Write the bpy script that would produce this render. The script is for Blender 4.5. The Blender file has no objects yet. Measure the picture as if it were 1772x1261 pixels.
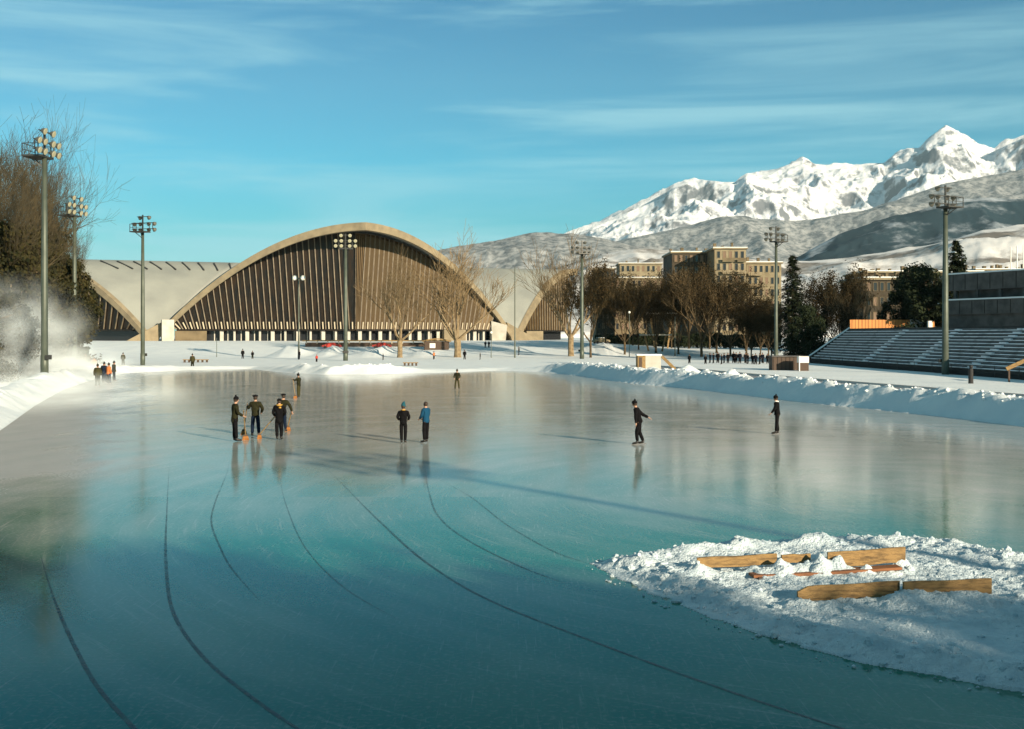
import bpy, bmesh, math, random
import numpy as np
from mathutils import Vector, Matrix, noise as mn
random.seed(7); np.random.seed(7)
C = bpy.context.scene.collection
F, HZ, CX, CH = 1950.0, 580.0, 886.0, 4.3      # focal length in photo pixels, horizon row, centre column, eye height
def gp(px, py, z=0.0):                          # point on level z seen at a photo pixel
    Y = (CH-z)*F/(py-HZ); return ((px-CX)/F*Y, Y, z)
def at(px, py, Y): return ((px-CX)/F*Y, Y, CH-(py-HZ)*Y/F)
def sm(t): t = np.clip(t, 0, 1); return t*t*(3-2*t)
# ------------------------------------------------------------------ materials
def mat(name, base, rough=0.8, var=None, scale=3.0, bump=0.0, bscale=None, metal=0.0, spec=0.5, detail=4, stretch=(1,1,1), lo=0.35, hi=0.65):
    m = bpy.data.materials.new(name); m.use_nodes = True
    nt = m.node_tree; N = nt.nodes; L = nt.links; b = N['Principled BSDF']
    b.inputs['Base Color'].default_value = (*base, 1); b.inputs['Roughness'].default_value = rough
    b.inputs['Metallic'].default_value = metal; b.inputs['Specular IOR Level'].default_value = spec
    tc = N.new('ShaderNodeTexCoord'); mp = N.new('ShaderNodeMapping'); mp.inputs['Scale'].default_value = stretch
    L.new(tc.outputs['Object'], mp.inputs['Vector'])
    nz = N.new('ShaderNodeTexNoise'); nz.inputs['Scale'].default_value = scale; nz.inputs['Detail'].default_value = detail
    L.new(mp.outputs[0], nz.inputs['Vector'])
    if var is not None:
        cr = N.new('ShaderNodeValToRGB'); cr.color_ramp.elements[0].position = lo; cr.color_ramp.elements[1].position = hi
        cr.color_ramp.elements[0].color = (*base, 1); cr.color_ramp.elements[1].color = (*var, 1)
        L.new(nz.outputs['Fac'], cr.inputs['Fac']); L.new(cr.outputs[0], b.inputs['Base Color'])
    if bump:
        n2 = N.new('ShaderNodeTexNoise'); n2.inputs['Scale'].default_value = bscale or scale*4; n2.inputs['Detail'].default_value = 5
        L.new(mp.outputs[0], n2.inputs['Vector'])
        bp = N.new('ShaderNodeBump'); bp.inputs['Strength'].default_value = bump; bp.inputs['Distance'].default_value = 0.1
        L.new(n2.outputs['Fac'], bp.inputs['Height']); L.new(bp.outputs[0], b.inputs['Normal'])
    return m
M = {}
M['snow'] = mat('snow', (0.72,0.77,0.79), 0.85, (0.80,0.84,0.84), 0.35, bump=0.5, bscale=2.5, spec=0.2)
M['snow_near'] = mat('snow_near', (0.52,0.63,0.69), 0.8, (0.66,0.75,0.79), 3, bump=0.6, bscale=24, spec=0.25)
M['concrete'] = mat('concrete', (0.26,0.21,0.13), 0.85, (0.18,0.145,0.09), 0.5, bump=0.2)
M['white_concrete'] = mat('white_concrete', (0.48,0.46,0.40), 0.8, (0.38,0.36,0.30), 0.6)
M['roof'] = mat('roof_snow', (0.29,0.30,0.265), 0.8, (0.22,0.23,0.21), 0.12, bump=0.3, bscale=1.0, stretch=(1,1,1))
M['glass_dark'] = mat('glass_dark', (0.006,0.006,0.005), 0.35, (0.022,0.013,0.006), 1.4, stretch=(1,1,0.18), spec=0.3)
M['glass_sunlit_brown'] = mat('glass_sunlit_brown', (0.050,0.032,0.012), 0.5, (0.11,0.068,0.026), 1.6, stretch=(1,1,0.12), spec=0.3)
M['mullion'] = mat('mullion', (0.16,0.125,0.075), 0.6, (0.09,0.065,0.04), 0.8)
M['rib'] = mat('rib_wood', (0.14,0.090,0.036), 0.7)
M['fin'] = mat('fin', (0.42,0.36,0.25), 0.7)
M['pole'] = mat('pole_paint', (0.085,0.10,0.075), 0.5, (0.06,0.075,0.055), 1.0, metal=0.2)
M['steel'] = mat('dark_steel', (0.05,0.05,0.045), 0.5, metal=0.4)
M['lamp'] = mat('lamp_reflector', (0.34,0.32,0.21), 0.3, spec=0.6)
M['lampback'] = mat('lamp_housing', (0.10,0.10,0.08), 0.5)
M['globe'] = mat('globe', (0.85,0.82,0.70), 0.3)
M['bark'] = mat('bark', (0.16,0.115,0.065), 0.9, (0.29,0.22,0.13), 1.5, bump=0.4, bscale=8)
M['bark_dark'] = mat('bark_dark', (0.055,0.04,0.025), 0.9, (0.12,0.085,0.045), 1.5)
M['twig'] = mat('twig', (0.13,0.09,0.045), 0.9, (0.22,0.16,0.09), 0.5)
M['twig_dark'] = mat('twig_dark', (0.028,0.024,0.011), 0.9, (0.060,0.044,0.021), 0.5)
M['needle'] = mat('needles', (0.010,0.018,0.010), 0.8, (0.030,0.038,0.016), 1.2)
M['conifer'] = mat('conifer', (0.012,0.015,0.006), 0.85, (0.045,0.038,0.012), 0.8)
M['brownleaf'] = mat('dry_leaves', (0.014,0.013,0.006), 0.85, (0.05,0.032,0.012), 0.8)
M['grove'] = mat('grove_twig', (0.025,0.022,0.010), 0.9, (0.085,0.062,0.026), 0.7)
M['wood'] = mat('weathered_wood', (0.34,0.215,0.085), 0.85, (0.12,0.078,0.036), 3.4, bump=0.5, bscale=14, stretch=(1.2,1.2,7), detail=9, lo=0.42, hi=0.70)
M['wood_red'] = mat('red_brown_wood', (0.28,0.11,0.04), 0.75, (0.15,0.06,0.025), 3.0, stretch=(0.6,4,4))
M['wood_dark'] = mat('dark_wood', (0.07,0.045,0.03), 0.8)
M['orange'] = mat('orange_boards', (0.62,0.25,0.06), 0.7, (0.45,0.17,0.04), 2.2, stretch=(3,3,0.1))
M['asphalt'] = mat('asphalt', (0.16,0.16,0.17), 0.7, (0.35,0.35,0.37), 0.6)
M['kerb'] = mat('kerb', (0.55,0.52,0.48), 0.8)
M['stand_dark'] = mat('stand_concrete', (0.03,0.028,0.026), 0.9, (0.05,0.045,0.04), 1.0)
M['tread_snow'] = mat('tread_snow', (0.74,0.76,0.79), 0.85, (0.42,0.43,0.45), 0.7, lo=0.5, hi=0.7)
M['bench'] = mat('bench_wood', (0.016,0.014,0.012), 0.9)
M['wall_dark'] = mat('wall_dark', (0.055,0.052,0.05), 0.85, (0.10,0.095,0.09), 0.8, bump=0.3)
M['cream'] = mat('cream_render', (0.27,0.225,0.14), 0.85, (0.18,0.145,0.085), 0.4)
M['tan'] = mat('tan_render', (0.16,0.12,0.065), 0.85, (0.10,0.075,0.04), 0.4)
M['brown_wall'] = mat('brown_render', (0.03,0.023,0.013), 0.9, (0.055,0.04,0.022), 0.5)
M['pane'] = mat('window_pane', (0.02,0.022,0.025), 0.15)
M['shutter'] = mat('window_shutter', (0.16,0.10,0.06), 0.7)
M['black'] = mat('black_cloth', (0.003,0.003,0.004), 0.95, (0.008,0.008,0.009), 9)
M['navy'] = mat('navy_cloth', (0.004,0.007,0.014), 0.9)
M['olive'] = mat('olive_cloth', (0.024,0.024,0.010), 0.9, (0.012,0.012,0.006), 9)
M['khaki'] = mat('khaki_cloth', (0.045,0.042,0.018), 0.9)
M['denim'] = mat('denim', (0.006,0.013,0.03), 0.9)
M['teal_knit'] = mat('teal_knit', (0.012,0.08,0.11), 0.9)
M['blue_knit'] = mat('blue_knit', (0.008,0.055,0.11), 0.9)
M['yellow'] = mat('yellow_knit', (0.42,0.24,0.04), 0.9)
M['red'] = mat('red_paint', (0.45,0.04,0.025), 0.6)
M['orange_cloth'] = mat('orange_cloth', (0.55,0.17,0.05), 0.9)
M['skin'] = mat('skin', (0.42,0.24,0.16), 0.6)
M['hair'] = mat('hair', (0.03,0.018,0.01), 0.7)
M['leather'] = mat('boot_leather', (0.02,0.018,0.016), 0.5)
M['blade'] = mat('blade_steel', (0.6,0.6,0.6), 0.3, metal=0.8)
M['bristle'] = mat('bristle', (0.33,0.13,0.03), 0.9, (0.18,0.07,0.015), 12)
M['rubber'] = mat('rubber', (0.02,0.02,0.02), 0.8)
def line_mat():
    m = mat('line_paint', (0.02,0.03,0.04), 0.4); nt = m.node_tree; N = nt.nodes; L = nt.links; b = N['Principled BSDF']
    tc = N.new('ShaderNodeTexCoord'); nz = N.new('ShaderNodeTexNoise'); nz.inputs['Scale'].default_value = 2.5; nz.inputs['Detail'].default_value = 8; L.new(tc.outputs['Object'], nz.inputs['Vector'])
    sp = N.new('ShaderNodeSeparateXYZ'); L.new(tc.outputs['Object'], sp.inputs[0]); f = N.new('ShaderNodeMapRange'); L.new(sp.outputs[1], f.inputs[0]); f.inputs[1].default_value = 14; f.inputs[2].default_value = 40; f.inputs[3].default_value = 0.72; f.inputs[4].default_value = 0.12
    r = N.new('ShaderNodeMapRange'); L.new(nz.outputs['Fac'], r.inputs[0]); r.inputs[1].default_value = 0.33; r.inputs[2].default_value = 0.55; r.inputs[3].default_value = 0.42
    mu = N.new('ShaderNodeMath'); mu.operation = 'MULTIPLY'; L.new(f.outputs[0], mu.inputs[0]); L.new(r.outputs[0], mu.inputs[1]); L.new(mu.outputs[0], b.inputs['Alpha']); return m
M['line'] = line_mat()
M['white_paint'] = mat('white_paint', (0.75,0.72,0.66), 0.6)
M['glass_car'] = M['pane']

for k in ('black','navy','olive','khaki','denim','teal_knit','blue_knit','needle','conifer','twig','twig_dark','bark','bark_dark','brownleaf'):
    M[k].node_tree.nodes['Principled BSDF'].inputs['Specular IOR Level'].default_value = 0.12
def ice_mat():
    m = bpy.data.materials.new('ice'); m.use_nodes = True
    nt = m.node_tree; N = nt.nodes; L = nt.links; b = N['Principled BSDF']
    tc = N.new('ShaderNodeTexCoord')
    def noise(scale, det, st=(1,1,1), rot=0):
        mp = N.new('ShaderNodeMapping'); mp.inputs['Scale'].default_value = st; mp.inputs['Rotation'].default_value = (0,0,rot)
        L.new(tc.outputs['Object'], mp.inputs['Vector'])
        n = N.new('ShaderNodeTexNoise'); n.inputs['Scale'].default_value = scale; n.inputs['Detail'].default_value = det
        L.new(mp.outputs[0], n.inputs['Vector']); return n.outputs['Fac']
    def math_(op, a, bb, c=None, clamp=False):
        n = N.new('ShaderNodeMath'); n.operation = op; n.use_clamp = clamp
        for i, v in enumerate((a, bb) if c is None else (a, bb, c)):
            if isinstance(v, (int, float)): n.inputs[i].default_value = v
            else: L.new(v, n.inputs[i])
        return n.outputs[0]
    def mrange(v, a, bb, c=0, d=1):
        n = N.new('ShaderNodeMapRange'); n.interpolation_type = 'SMOOTHSTEP'
        L.new(v, n.inputs[0])
        for i, q in enumerate((a, bb, c, d)): n.inputs[i+1].default_value = q
        return n.outputs[0]
    sep = N.new('ShaderNodeSeparateXYZ'); L.new(tc.outputs['Object'], sep.inputs[0])
    X, Y = sep.outputs[0], sep.outputs[1]
    big = noise(0.10, 5, (1,1,1)); med = noise(0.6, 6, (1,0.5,1), 0.5); fine = noise(14, 4, (1,1,1))
    # swept frost: thicker at the far end and by the left bank, clear wet ice at the near bend
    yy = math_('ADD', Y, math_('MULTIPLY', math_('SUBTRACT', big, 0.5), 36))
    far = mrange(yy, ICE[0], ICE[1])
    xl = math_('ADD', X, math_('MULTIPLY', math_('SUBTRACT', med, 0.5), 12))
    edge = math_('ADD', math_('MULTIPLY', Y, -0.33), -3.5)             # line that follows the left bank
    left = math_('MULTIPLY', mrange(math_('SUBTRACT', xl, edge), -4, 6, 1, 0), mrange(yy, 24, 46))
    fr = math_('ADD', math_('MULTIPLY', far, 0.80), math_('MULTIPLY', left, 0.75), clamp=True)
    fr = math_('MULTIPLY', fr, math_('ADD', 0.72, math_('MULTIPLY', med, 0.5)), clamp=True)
    scr = mrange(noise(3.2, 8, (0.25,6,1), 0.95), 0.56, 0.72)
    fr = math_('ADD', fr, math_('MULTIPLY', scr, 0.10), clamp=True)
    # skate marks swept round the bend, short scuffs and grit
    dx = math_('SUBTRACT', X, 12.0); dy = math_('SUBTRACT', Y, 30.0)
    rad = math_('POWER', math_('ADD', math_('MULTIPLY', dx, dx), math_('MULTIPLY', dy, dy)), 0.5); ang = math_('ARCTAN2', dy, dx)
    cb = N.new('ShaderNodeCombineXYZ'); L.new(math_('MULTIPLY', rad, 9.0), cb.inputs[0]); L.new(math_('MULTIPLY', ang, 5.0), cb.inputs[1])
    an = N.new('ShaderNodeTexNoise'); an.inputs['Scale'].default_value = 1.0; an.inputs['Detail'].default_value = 6; an.inputs['Roughness'].default_value = 0.7; L.new(cb.outputs[0], an.inputs['Vector'])
    arcs = mrange(an.outputs['Fac'], 0.56, 0.68); cb2 = N.new('ShaderNodeCombineXYZ'); L.new(math_('MULTIPLY', rad, 0.9), cb2.inputs[0]); L.new(math_('MULTIPLY', ang, 2.0), cb2.inputs[1]); cb2.inputs[2].default_value = 7
    bn = N.new('ShaderNodeTexNoise'); bn.inputs['Scale'].default_value = 1.0; bn.inputs['Detail'].default_value = 3; L.new(cb2.outputs[0], bn.inputs['Vector'])
    bands = mrange(bn.outputs['Fac'], 0.35, 0.7, -0.05, 0.13)
    sc2 = mrange(noise(5.0, 9, (5,0.22,1), 0.5), 0.60, 0.74); sc3 = mrange(noise(4.0, 9, (6,0.2,1), -0.7), 0.61, 0.74)
    fr = math_('ADD', fr, math_('MULTIPLY', arcs, 0.24), clamp=True); fr = math_('ADD', fr, bands, clamp=True)
    fr = math_('ADD', fr, math_('MULTIPLY', math_('ADD', sc2, sc3), 0.26), clamp=True)
    fr = math_('ADD', fr, math_('MULTIPLY', mrange(fine, 0.50, 0.70), 0.20), clamp=True)
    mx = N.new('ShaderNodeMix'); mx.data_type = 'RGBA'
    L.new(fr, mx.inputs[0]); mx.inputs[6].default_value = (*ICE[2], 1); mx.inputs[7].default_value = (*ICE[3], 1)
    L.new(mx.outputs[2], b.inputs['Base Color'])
    r = math_('ADD', 0.055, math_('MULTIPLY', fr, 0.035)); r = math_('ADD', r, math_('MULTIPLY', med, 0.05))
    r = math_('ADD', r, math_('MULTIPLY', left, 0.38)); r = math_('ADD', r, math_('MULTIPLY', mrange(fine, 0.45, 0.7), 0.06)); L.new(r, b.inputs['Roughness'])
    b.inputs['IOR'].default_value = 1.31; b.inputs['Specular IOR Level'].default_value = ICE[4]
    bp = N.new('ShaderNodeBump'); bp.inputs['Strength'].default_value = 0.10; bp.inputs['Distance'].default_value = 0.02
    L.new(noise(2.2, 6, (1,0.6,1)), bp.inputs['Height']); L.new(bp.outputs[0], b.inputs['Normal'])
    return m
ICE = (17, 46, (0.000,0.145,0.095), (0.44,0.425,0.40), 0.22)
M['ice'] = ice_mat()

# ------------------------------------------------------------------ mesh helpers
def tag(o, label, cat, group=None):
    o['label'] = label; o['category'] = cat
    if group: o['group'] = group
    return o
def struct(o, kind='structure'): o['kind'] = kind; return o
def empty(name, loc=(0,0,0), rz=0.0):
    o = bpy.data.objects.new(name, None); C.objects.link(o); o.location = loc; o.rotation_euler = (0,0,rz); o.empty_display_size = 0.2; return o
def link(name, me, m, parent=None, smooth=False):
    o = bpy.data.objects.new(name, me); C.objects.link(o)
    if m is not None and not me.materials: me.materials.append(m)
    if parent is not None: o.parent = parent
    if smooth and len(me.polygons): me.polygons.foreach_set('use_smooth', [True]*len(me.polygons))
    return o
class MB:
    def __init__(s): s.v = []; s.f = []
    def quad(s, a, b, c, d): n = len(s.v); s.v += [tuple(a), tuple(b), tuple(c), tuple(d)]; s.f.append((n,n+1,n+2,n+3))
    def tri(s, a, b, c): n = len(s.v); s.v += [tuple(a), tuple(b), tuple(c)]; s.f.append((n,n+1,n+2))
    def hexa(s, p):                             # 8 points: bottom ring 0-3, top ring 4-7
        n = len(s.v); s.v += [tuple(q) for q in p]
        for q in ((3,2,1,0),(4,5,6,7),(0,1,5,4),(1,2,6,5),(2,3,7,6),(3,0,4,7)): s.f.append(tuple(n+i for i in q))
    def box(s, x0, x1, y0, y1, z0, z1): s.hexa([(x0,y0,z0),(x1,y0,z0),(x1,y1,z0),(x0,y1,z0),(x0,y0,z1),(x1,y0,z1),(x1,y1,z1),(x0,y1,z1)])
    def bar(s, a, b, w, d=None, up=(0,0,1)):    # rectangular bar from a to b
        a = Vector(a); b = Vector(b); t = (b-a).normalized(); up = Vector(up)
        if abs(t.dot(up)) > 0.98: up = Vector((0,1,0))
        x = t.cross(up).normalized()*w/2; y = x.cross(t).normalized()*(d or w)/2
        s.hexa([a-x-y, a+x-y, a+x+y, a-x+y, b-x-y, b+x-y, b+x+y, b-x+y])
    def tube(s, pts, rs, n=8, cap=True):
        base = len(s.v); prev = None
        for i, (p, r) in enumerate(zip(pts, rs)):
            p = Vector(p); t = (Vector(pts[min(i+1,len(pts)-1)])-Vector(pts[max(i-1,0)])).normalized()
            if prev is None: x = t.orthogonal().normalized()
            else: x = (prev-t*prev.dot(t)); x = x.normalized() if x.length > 1e-6 else t.orthogonal().normalized()
            prev = x; y = t.cross(x)
            for k in range(n):
                a = 2*math.pi*k/n; s.v.append(tuple(p+(x*math.cos(a)+y*math.sin(a))*r))
        for i in range(len(pts)-1):
            for k in range(n):
                a = base+i*n+k; b = base+i*n+(k+1)%n; s.f.append((a, b, b+n, a+n))
        if cap:
            s.f.append(tuple(base+k for k in reversed(range(n)))); e = base+(len(pts)-1)*n; s.f.append(tuple(e+k for k in range(n)))
    def ball(s, c, r, seg=10, rings=6, sc=(1,1,1)):
        base = len(s.v)
        for i in range(rings+1):
            th = math.pi*i/rings
            for k in range(seg):
                a = 2*math.pi*k/seg
                s.v.append((c[0]+r*sc[0]*math.sin(th)*math.cos(a), c[1]+r*sc[1]*math.sin(th)*math.sin(a), c[2]+r*sc[2]*math.cos(th)))
        for i in range(rings):
            for k in range(seg):
                a = base+i*seg+k; b = base+i*seg+(k+1)%seg; s.f.append((a, a+seg, b+seg, b))
    def me(s, name):
        m = bpy.data.meshes.new(name); m.from_pydata(s.v, [], s.f); m.update(); return m
    def build(s, name, m, parent=None, smooth=False): return link(name, s.me(name), m, parent, smooth)
def grid_mesh(name, P):                         # P: (ny,nx,3)
    ny, nx = P.shape[:2]
    idx = np.arange(ny*nx).reshape(ny, nx)
    f = np.stack([idx[:-1,:-1], idx[:-1,1:], idx[1:,1:], idx[1:,:-1]], -1).reshape(-1, 4)
    me = bpy.data.meshes.new(name); me.vertices.add(ny*nx); me.vertices.foreach_set('co', P.reshape(-1).astype(np.float32))
    me.loops.add(f.size); me.loops.foreach_set('vertex_index', f.reshape(-1)); me.polygons.add(len(f))
    me.polygons.foreach_set('loop_start', np.arange(0, f.size, 4)); me.polygons.foreach_set('loop_total', np.full(len(f), 4))
    me.update(calc_edges=True); me.validate(); return me
def vnoise(x, y, seed=0, oct=4, gain=0.5, ridged=False):   # numpy value noise
    tot = np.zeros_like(x, dtype=float); amp = 1.0; norm = 0
    for o in range(oct):
        xi = np.floor(x).astype(np.int64); yi = np.floor(y).astype(np.int64); fx = x-xi; fy = y-yi
        fx = fx*fx*fx*(fx*(fx*6-15)+10); fy = fy*fy*fy*(fy*(fy*6-15)+10)
        def h(i, j):
            n = (i*374761393+j*668265263+(seed+o*17)*974634777) & 0xffffffff
            n = ((n ^ (n >> 13))*1274126177) & 0xffffffff
            return ((n ^ (n >> 16)) & 0xffff)/65535.0
        v = (h(xi,yi)*(1-fx)+h(xi+1,yi)*fx)*(1-fy)+(h(xi,yi+1)*(1-fx)+h(xi+1,yi+1)*fx)*fy
        if ridged: v = 1-np.abs(2*v-1)
        tot += amp*v; norm += amp; amp *= gain; x = x*2.03+11.3; y = y*2.03+5.7
    return tot/norm
def copy_tree(o, parent=None):
    c = o.copy(); C.objects.link(c)
    if parent is not None: c.parent = parent
    for ch in list(o.children): copy_tree(ch, c)
    return c

# ------------------------------------------------------------------ camera, light, sky
cam = bpy.data.cameras.new('camera'); co = bpy.data.objects.new('camera', cam); C.objects.link(co)
co.location = (0,0,CH); co.rotation_euler = (math.radians(90),0,0)
cam.sensor_width = 36; cam.lens = 36*F/1772; cam.shift_y = -(630.5-HZ)/1772; cam.clip_end = 60000; cam.clip_start = 0.1
bpy.context.scene.camera = co
SUN_EL, SAZ = math.radians(16.5), math.atan2(0.61, -0.79)     # azimuth from +Y toward +X
sd = Vector((math.sin(SAZ)*math.cos(SUN_EL), math.cos(SAZ)*math.cos(SUN_EL), math.sin(SUN_EL)))
sl = bpy.data.lights.new('sun', 'SUN'); so = bpy.data.objects.new('sun', sl); C.objects.link(so)
sl.energy = 5.0; sl.angle = math.radians(0.5); sl.color = (1.0,0.84,0.62)
so.rotation_euler = sd.to_track_quat('Z', 'Y').to_euler(); so.location = (30,-40,60)
w = bpy.data.worlds.new('World'); bpy.context.scene.world = w; w.use_nodes = True
nt = w.node_tree; N = nt.nodes; L = nt.links; bg = N['Background']
sky = N.new('ShaderNodeTexSky'); sky.sky_type = 'NISHITA'; sky.sun_disc = False
sky.sun_elevation = SUN_EL; sky.sun_rotation = SAZ; sky.air_density = 1.0; sky.dust_density = 0.3; sky.ozone_density = 2.0
tint = N.new('ShaderNodeMix'); tint.data_type = 'RGBA'; tint.blend_type = 'MULTIPLY'; tint.inputs[0].default_value = 1

zc_ = N.new('ShaderNodeTexCoord'); zs = N.new('ShaderNodeSeparateXYZ'); L.new(zc_.outputs['Generated'], zs.inputs[0])
zr = N.new('ShaderNodeValToRGB'); L.new(zs.outputs[2], zr.inputs['Fac']); zr.color_ramp.elements[0].color = (0.42,0.84,0.87,1); zr.color_ramp.elements[1].position = 0.55; zr.color_ramp.elements[1].color = (0.0,0.09,0.17,1)
e_ = zr.color_ramp.elements.new(0.34); e_.color = (0.0,0.68,0.98,1)
e_ = zr.color_ramp.elements.new(0.15); e_.color = (0.12,1.00,1.18,1); L.new(zr.outputs[0], tint.inputs[7])
L.new(sky.outputs[0], tint.inputs[6])
tc = N.new('ShaderNodeTexCoord'); mp = N.new('ShaderNodeMapping'); mp.inputs['Scale'].default_value = (1.3,1.3,13); mp.inputs['Rotation'].default_value = (0.0,0.03,0)
nz = N.new('ShaderNodeTexNoise'); nz.inputs['Scale'].default_value = 1.6; nz.inputs['Detail'].default_value = 8; nz.inputs['Roughness'].default_value = 0.55; nz.inputs['Distortion'].default_value = 0.6
L.new(tc.outputs['Generated'], mp.inputs['Vector']); L.new(mp.outputs[0], nz.inputs['Vector'])
cr = N.new('ShaderNodeMapRange'); cr.interpolation_type = 'SMOOTHSTEP'; L.new(nz.outputs['Fac'], cr.inputs[0])
cr.inputs[1].default_value = 0.41; cr.inputs[2].default_value = 0.67; cr.inputs[3].default_value = 0; cr.inputs[4].default_value = 0.62
mx = N.new('ShaderNodeMix'); mx.data_type = 'RGBA'; L.new(cr.outputs[0], mx.inputs[0]); L.new(tint.outputs[2], mx.inputs[6]); mx.inputs[7].default_value = (3.9,7.8,8.8,1)
L.new(mx.outputs[2], bg.inputs['Color']); bg.inputs['Strength'].default_value = 0.056
sc = bpy.context.scene
sc.view_settings.view_transform = 'Standard'; sc.view_settings.look = 'None'; sc.view_settings.gamma = 1; sc.view_settings.use_curve_mapping = False
sc.view_settings.exposure = 0.80

# ------------------------------------------------------------------ ground, ice
ice_px = [(60,702),(110,674),(160,657),(215,646),(333,640),(430,638),(500,645),(560,648),(640,648),(780,644),(860,641),(930,643),(1000,650),(1090,663),(1200,673),(1300,685),(1400,697),(1510,708),(1640,722),(1772,738)]
ip = [(-19,-4),(-25,22),(-24.5,42),(gp(0,745)[0],gp(0,745)[1])] + [gp(*p)[:2] for p in ice_px] + [(28,40),(33,24),(33,-4)]
ip = np.array(ip)
def sdist(X, Y):                                 # signed distance to ice outline, positive outside
    d = np.full(X.shape, 1e9); ins = np.zeros(X.shape, bool); n = len(ip)
    for i in range(n):
        a = ip[i]; b = ip[(i+1)%n]; e = b-a; t = np.clip(((X-a[0])*e[0]+(Y-a[1])*e[1])/(e@e), 0, 1)
        d = np.minimum(d, np.hypot(X-a[0]-t*e[0], Y-a[1]-t*e[1]))
        c = ((a[1] > Y) != (b[1] > Y)) & (X < (b[0]-a[0])*(Y-a[1])/(b[1]-a[1]+1e-12)+a[0]); ins ^= c
    return np.where(ins, -d, d)
PATH = np.array([(17,160),(24,120),(32,85),(40,55),(52,20)])
def pdist(X, Y):
    d = np.full(X.shape, 1e9)
    for a, b in zip(PATH[:-1], PATH[1:]):
        e = b-a; t = np.clip(((X-a[0])*e[0]+(Y-a[1])*e[1])/(e@e), 0, 1); d = np.minimum(d, np.hypot(X-a[0]-t*e[0], Y-a[1]-t*e[1]))
    return d
PILES = []
for px, py, Y, wd in [(1265,634,93,2.6),(1290,645,90,2.0),(1170,640,105,3),(1225,655,96,1.6),(1390,660,82,1.6),(1445,660,80,2.0),(1400,650,86,1.8),(1500,668,74,1.6),(1750,678,62,2.0),(1700,684,62,1.4),
                      (512,640,128,2.4),(545,642,130,2.6),(480,646,124,2.0),(500,588,225,5),(640,597,225,5),(730,598,225,4),(1045,590,236,7),(1020,592,238,6),(574,596,236,4.5),(661,596,236,4.5),(590,603,215,4),(1060,628,125,3.0),(1190,628,122,2.2),(975,632,132,3),(1130,632,122,2.5)]:
    x, y, z = at(px, py, Y); PILES.append((x, y, z, wd))
def G(X, Y):
    X = np.asarray(X, float); Y = np.asarray(Y, float)
    s = sdist(X, Y)
    rise = 2.9*sm((Y-215)/57)*(1-0.62*sm((X-10)/40))
    z = rise + 0.10*(vnoise(X*0.13, Y*0.13, 3, 4)-0.4)*sm(s/4)
    rm = sm((X-0)/8)*sm((150-Y)/20)               # right bank beside the track
    lm = sm((-8-X)/6)*sm((150-Y)/25)
    fm = 1-np.maximum(rm, lm)
    rag = vnoise(X*0.45, Y*0.45, 9, 4); r2 = vnoise(X*1.3, Y*1.3, 21, 4)
    cw = 2.1-0.3*rm+0.7*(vnoise(X*0.2, Y*0.2, 31, 2)-0.5)*2
    prof = np.where(s < cw, 0.5*sm(s/cw)+0.5*np.clip(s/cw,0,1), 1-sm((s-cw)/2.8))*(s > 0)
    hgt = rm*(1.0+0.65*rag)+lm*(0.65+0.6*rag)+fm*0.28
    z = z + prof*hgt + (r2-0.5)*0.55*np.clip(prof-0.45,0,1)*1.8*np.maximum(np.maximum(rm,lm),0.35)
    for x, y, h, wd in PILES:
        r = np.hypot(X-x, (Y-y)*0.8)/wd
        z = np.maximum(z, (h)*np.clip(1-r, 0, 1)**1.15*(0.8+0.35*r2) - 0.5*(r > 1)*1e3*0 + np.where(r < 1, 0, -9))
    pd = pdist(X, Y); k = 1-sm((pd-1.6)/1.5); z = np.where(s > 3.4, z*(1-k)+(-0.04)*k*(Y < 190)+z*k*(Y >= 190), z)
    z = np.where(s < 0.15, -0.06, z)
    return z
def g1(x, y): return float(G(np.array([x]), np.array([y]))[0])
def axis(lo, hi, step, far, g=1.12):
    a = list(np.arange(lo, hi, step)); s = step; x = hi
    while x < far: a.append(x); s *= g; x += s
    s = step; x = lo-step; pre = []
    while x > -far: pre.append(x); s *= g; x -= s
    return np.array(pre[::-1]+a)
xs = axis(-46, 62, 0.36, 15000); ys = axis(-2, 150, 0.36, 15000)
XX, YY = np.meshgrid(xs, ys)
ZZ = G(XX, YY)
link('snow_ground', grid_mesh('snow_ground', np.stack([XX, YY, ZZ], -1)), M['snow'], smooth=True); struct(bpy.data.objects['snow_ground'])
me = bpy.data.meshes.new('ice'); me.from_pydata([(x,y,0) for x,y in ip], [], [tuple(range(len(ip)))]); me.update()
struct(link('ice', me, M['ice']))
# cleared path behind the right bank and its pale kerb
def ribbon(pts, wd, z, taper=False):
    pts = [Vector(p) for p in pts]; A = []; B = []
    for i, p in enumerate(pts):
        t = (pts[min(i+1,len(pts)-1)]-pts[max(i-1,0)]).normalized(); n = Vector((-t.y, t.x))
        w_ = wd*(min(1, 0.04+i/len(pts)*3.2)*min(1, 0.04+(len(pts)-1-i)/len(pts)*5.0) if taper else 1)
        A.append(p+n*w_/2); B.append(p-n*w_/2)
    b = MB()
    for i in range(len(pts)-1): b.quad((A[i].x,A[i].y,z),(A[i+1].x,A[i+1].y,z),(B[i+1].x,B[i+1].y,z),(B[i].x,B[i].y,z))
    return b
struct(ribbon(PATH, 3.4, 0.0).build('cleared_path', M['asphalt']))
kp = [Vector(p)+Vector((2.1,0.4)) for p in PATH]
b = MB()
for p, q in zip(kp[:-1], kp[1:]): b.bar((p.x,p.y,0.07),(q.x,q.y,0.07),0.3,0.24)
struct(b.build('kerb', M['kerb']))

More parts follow.
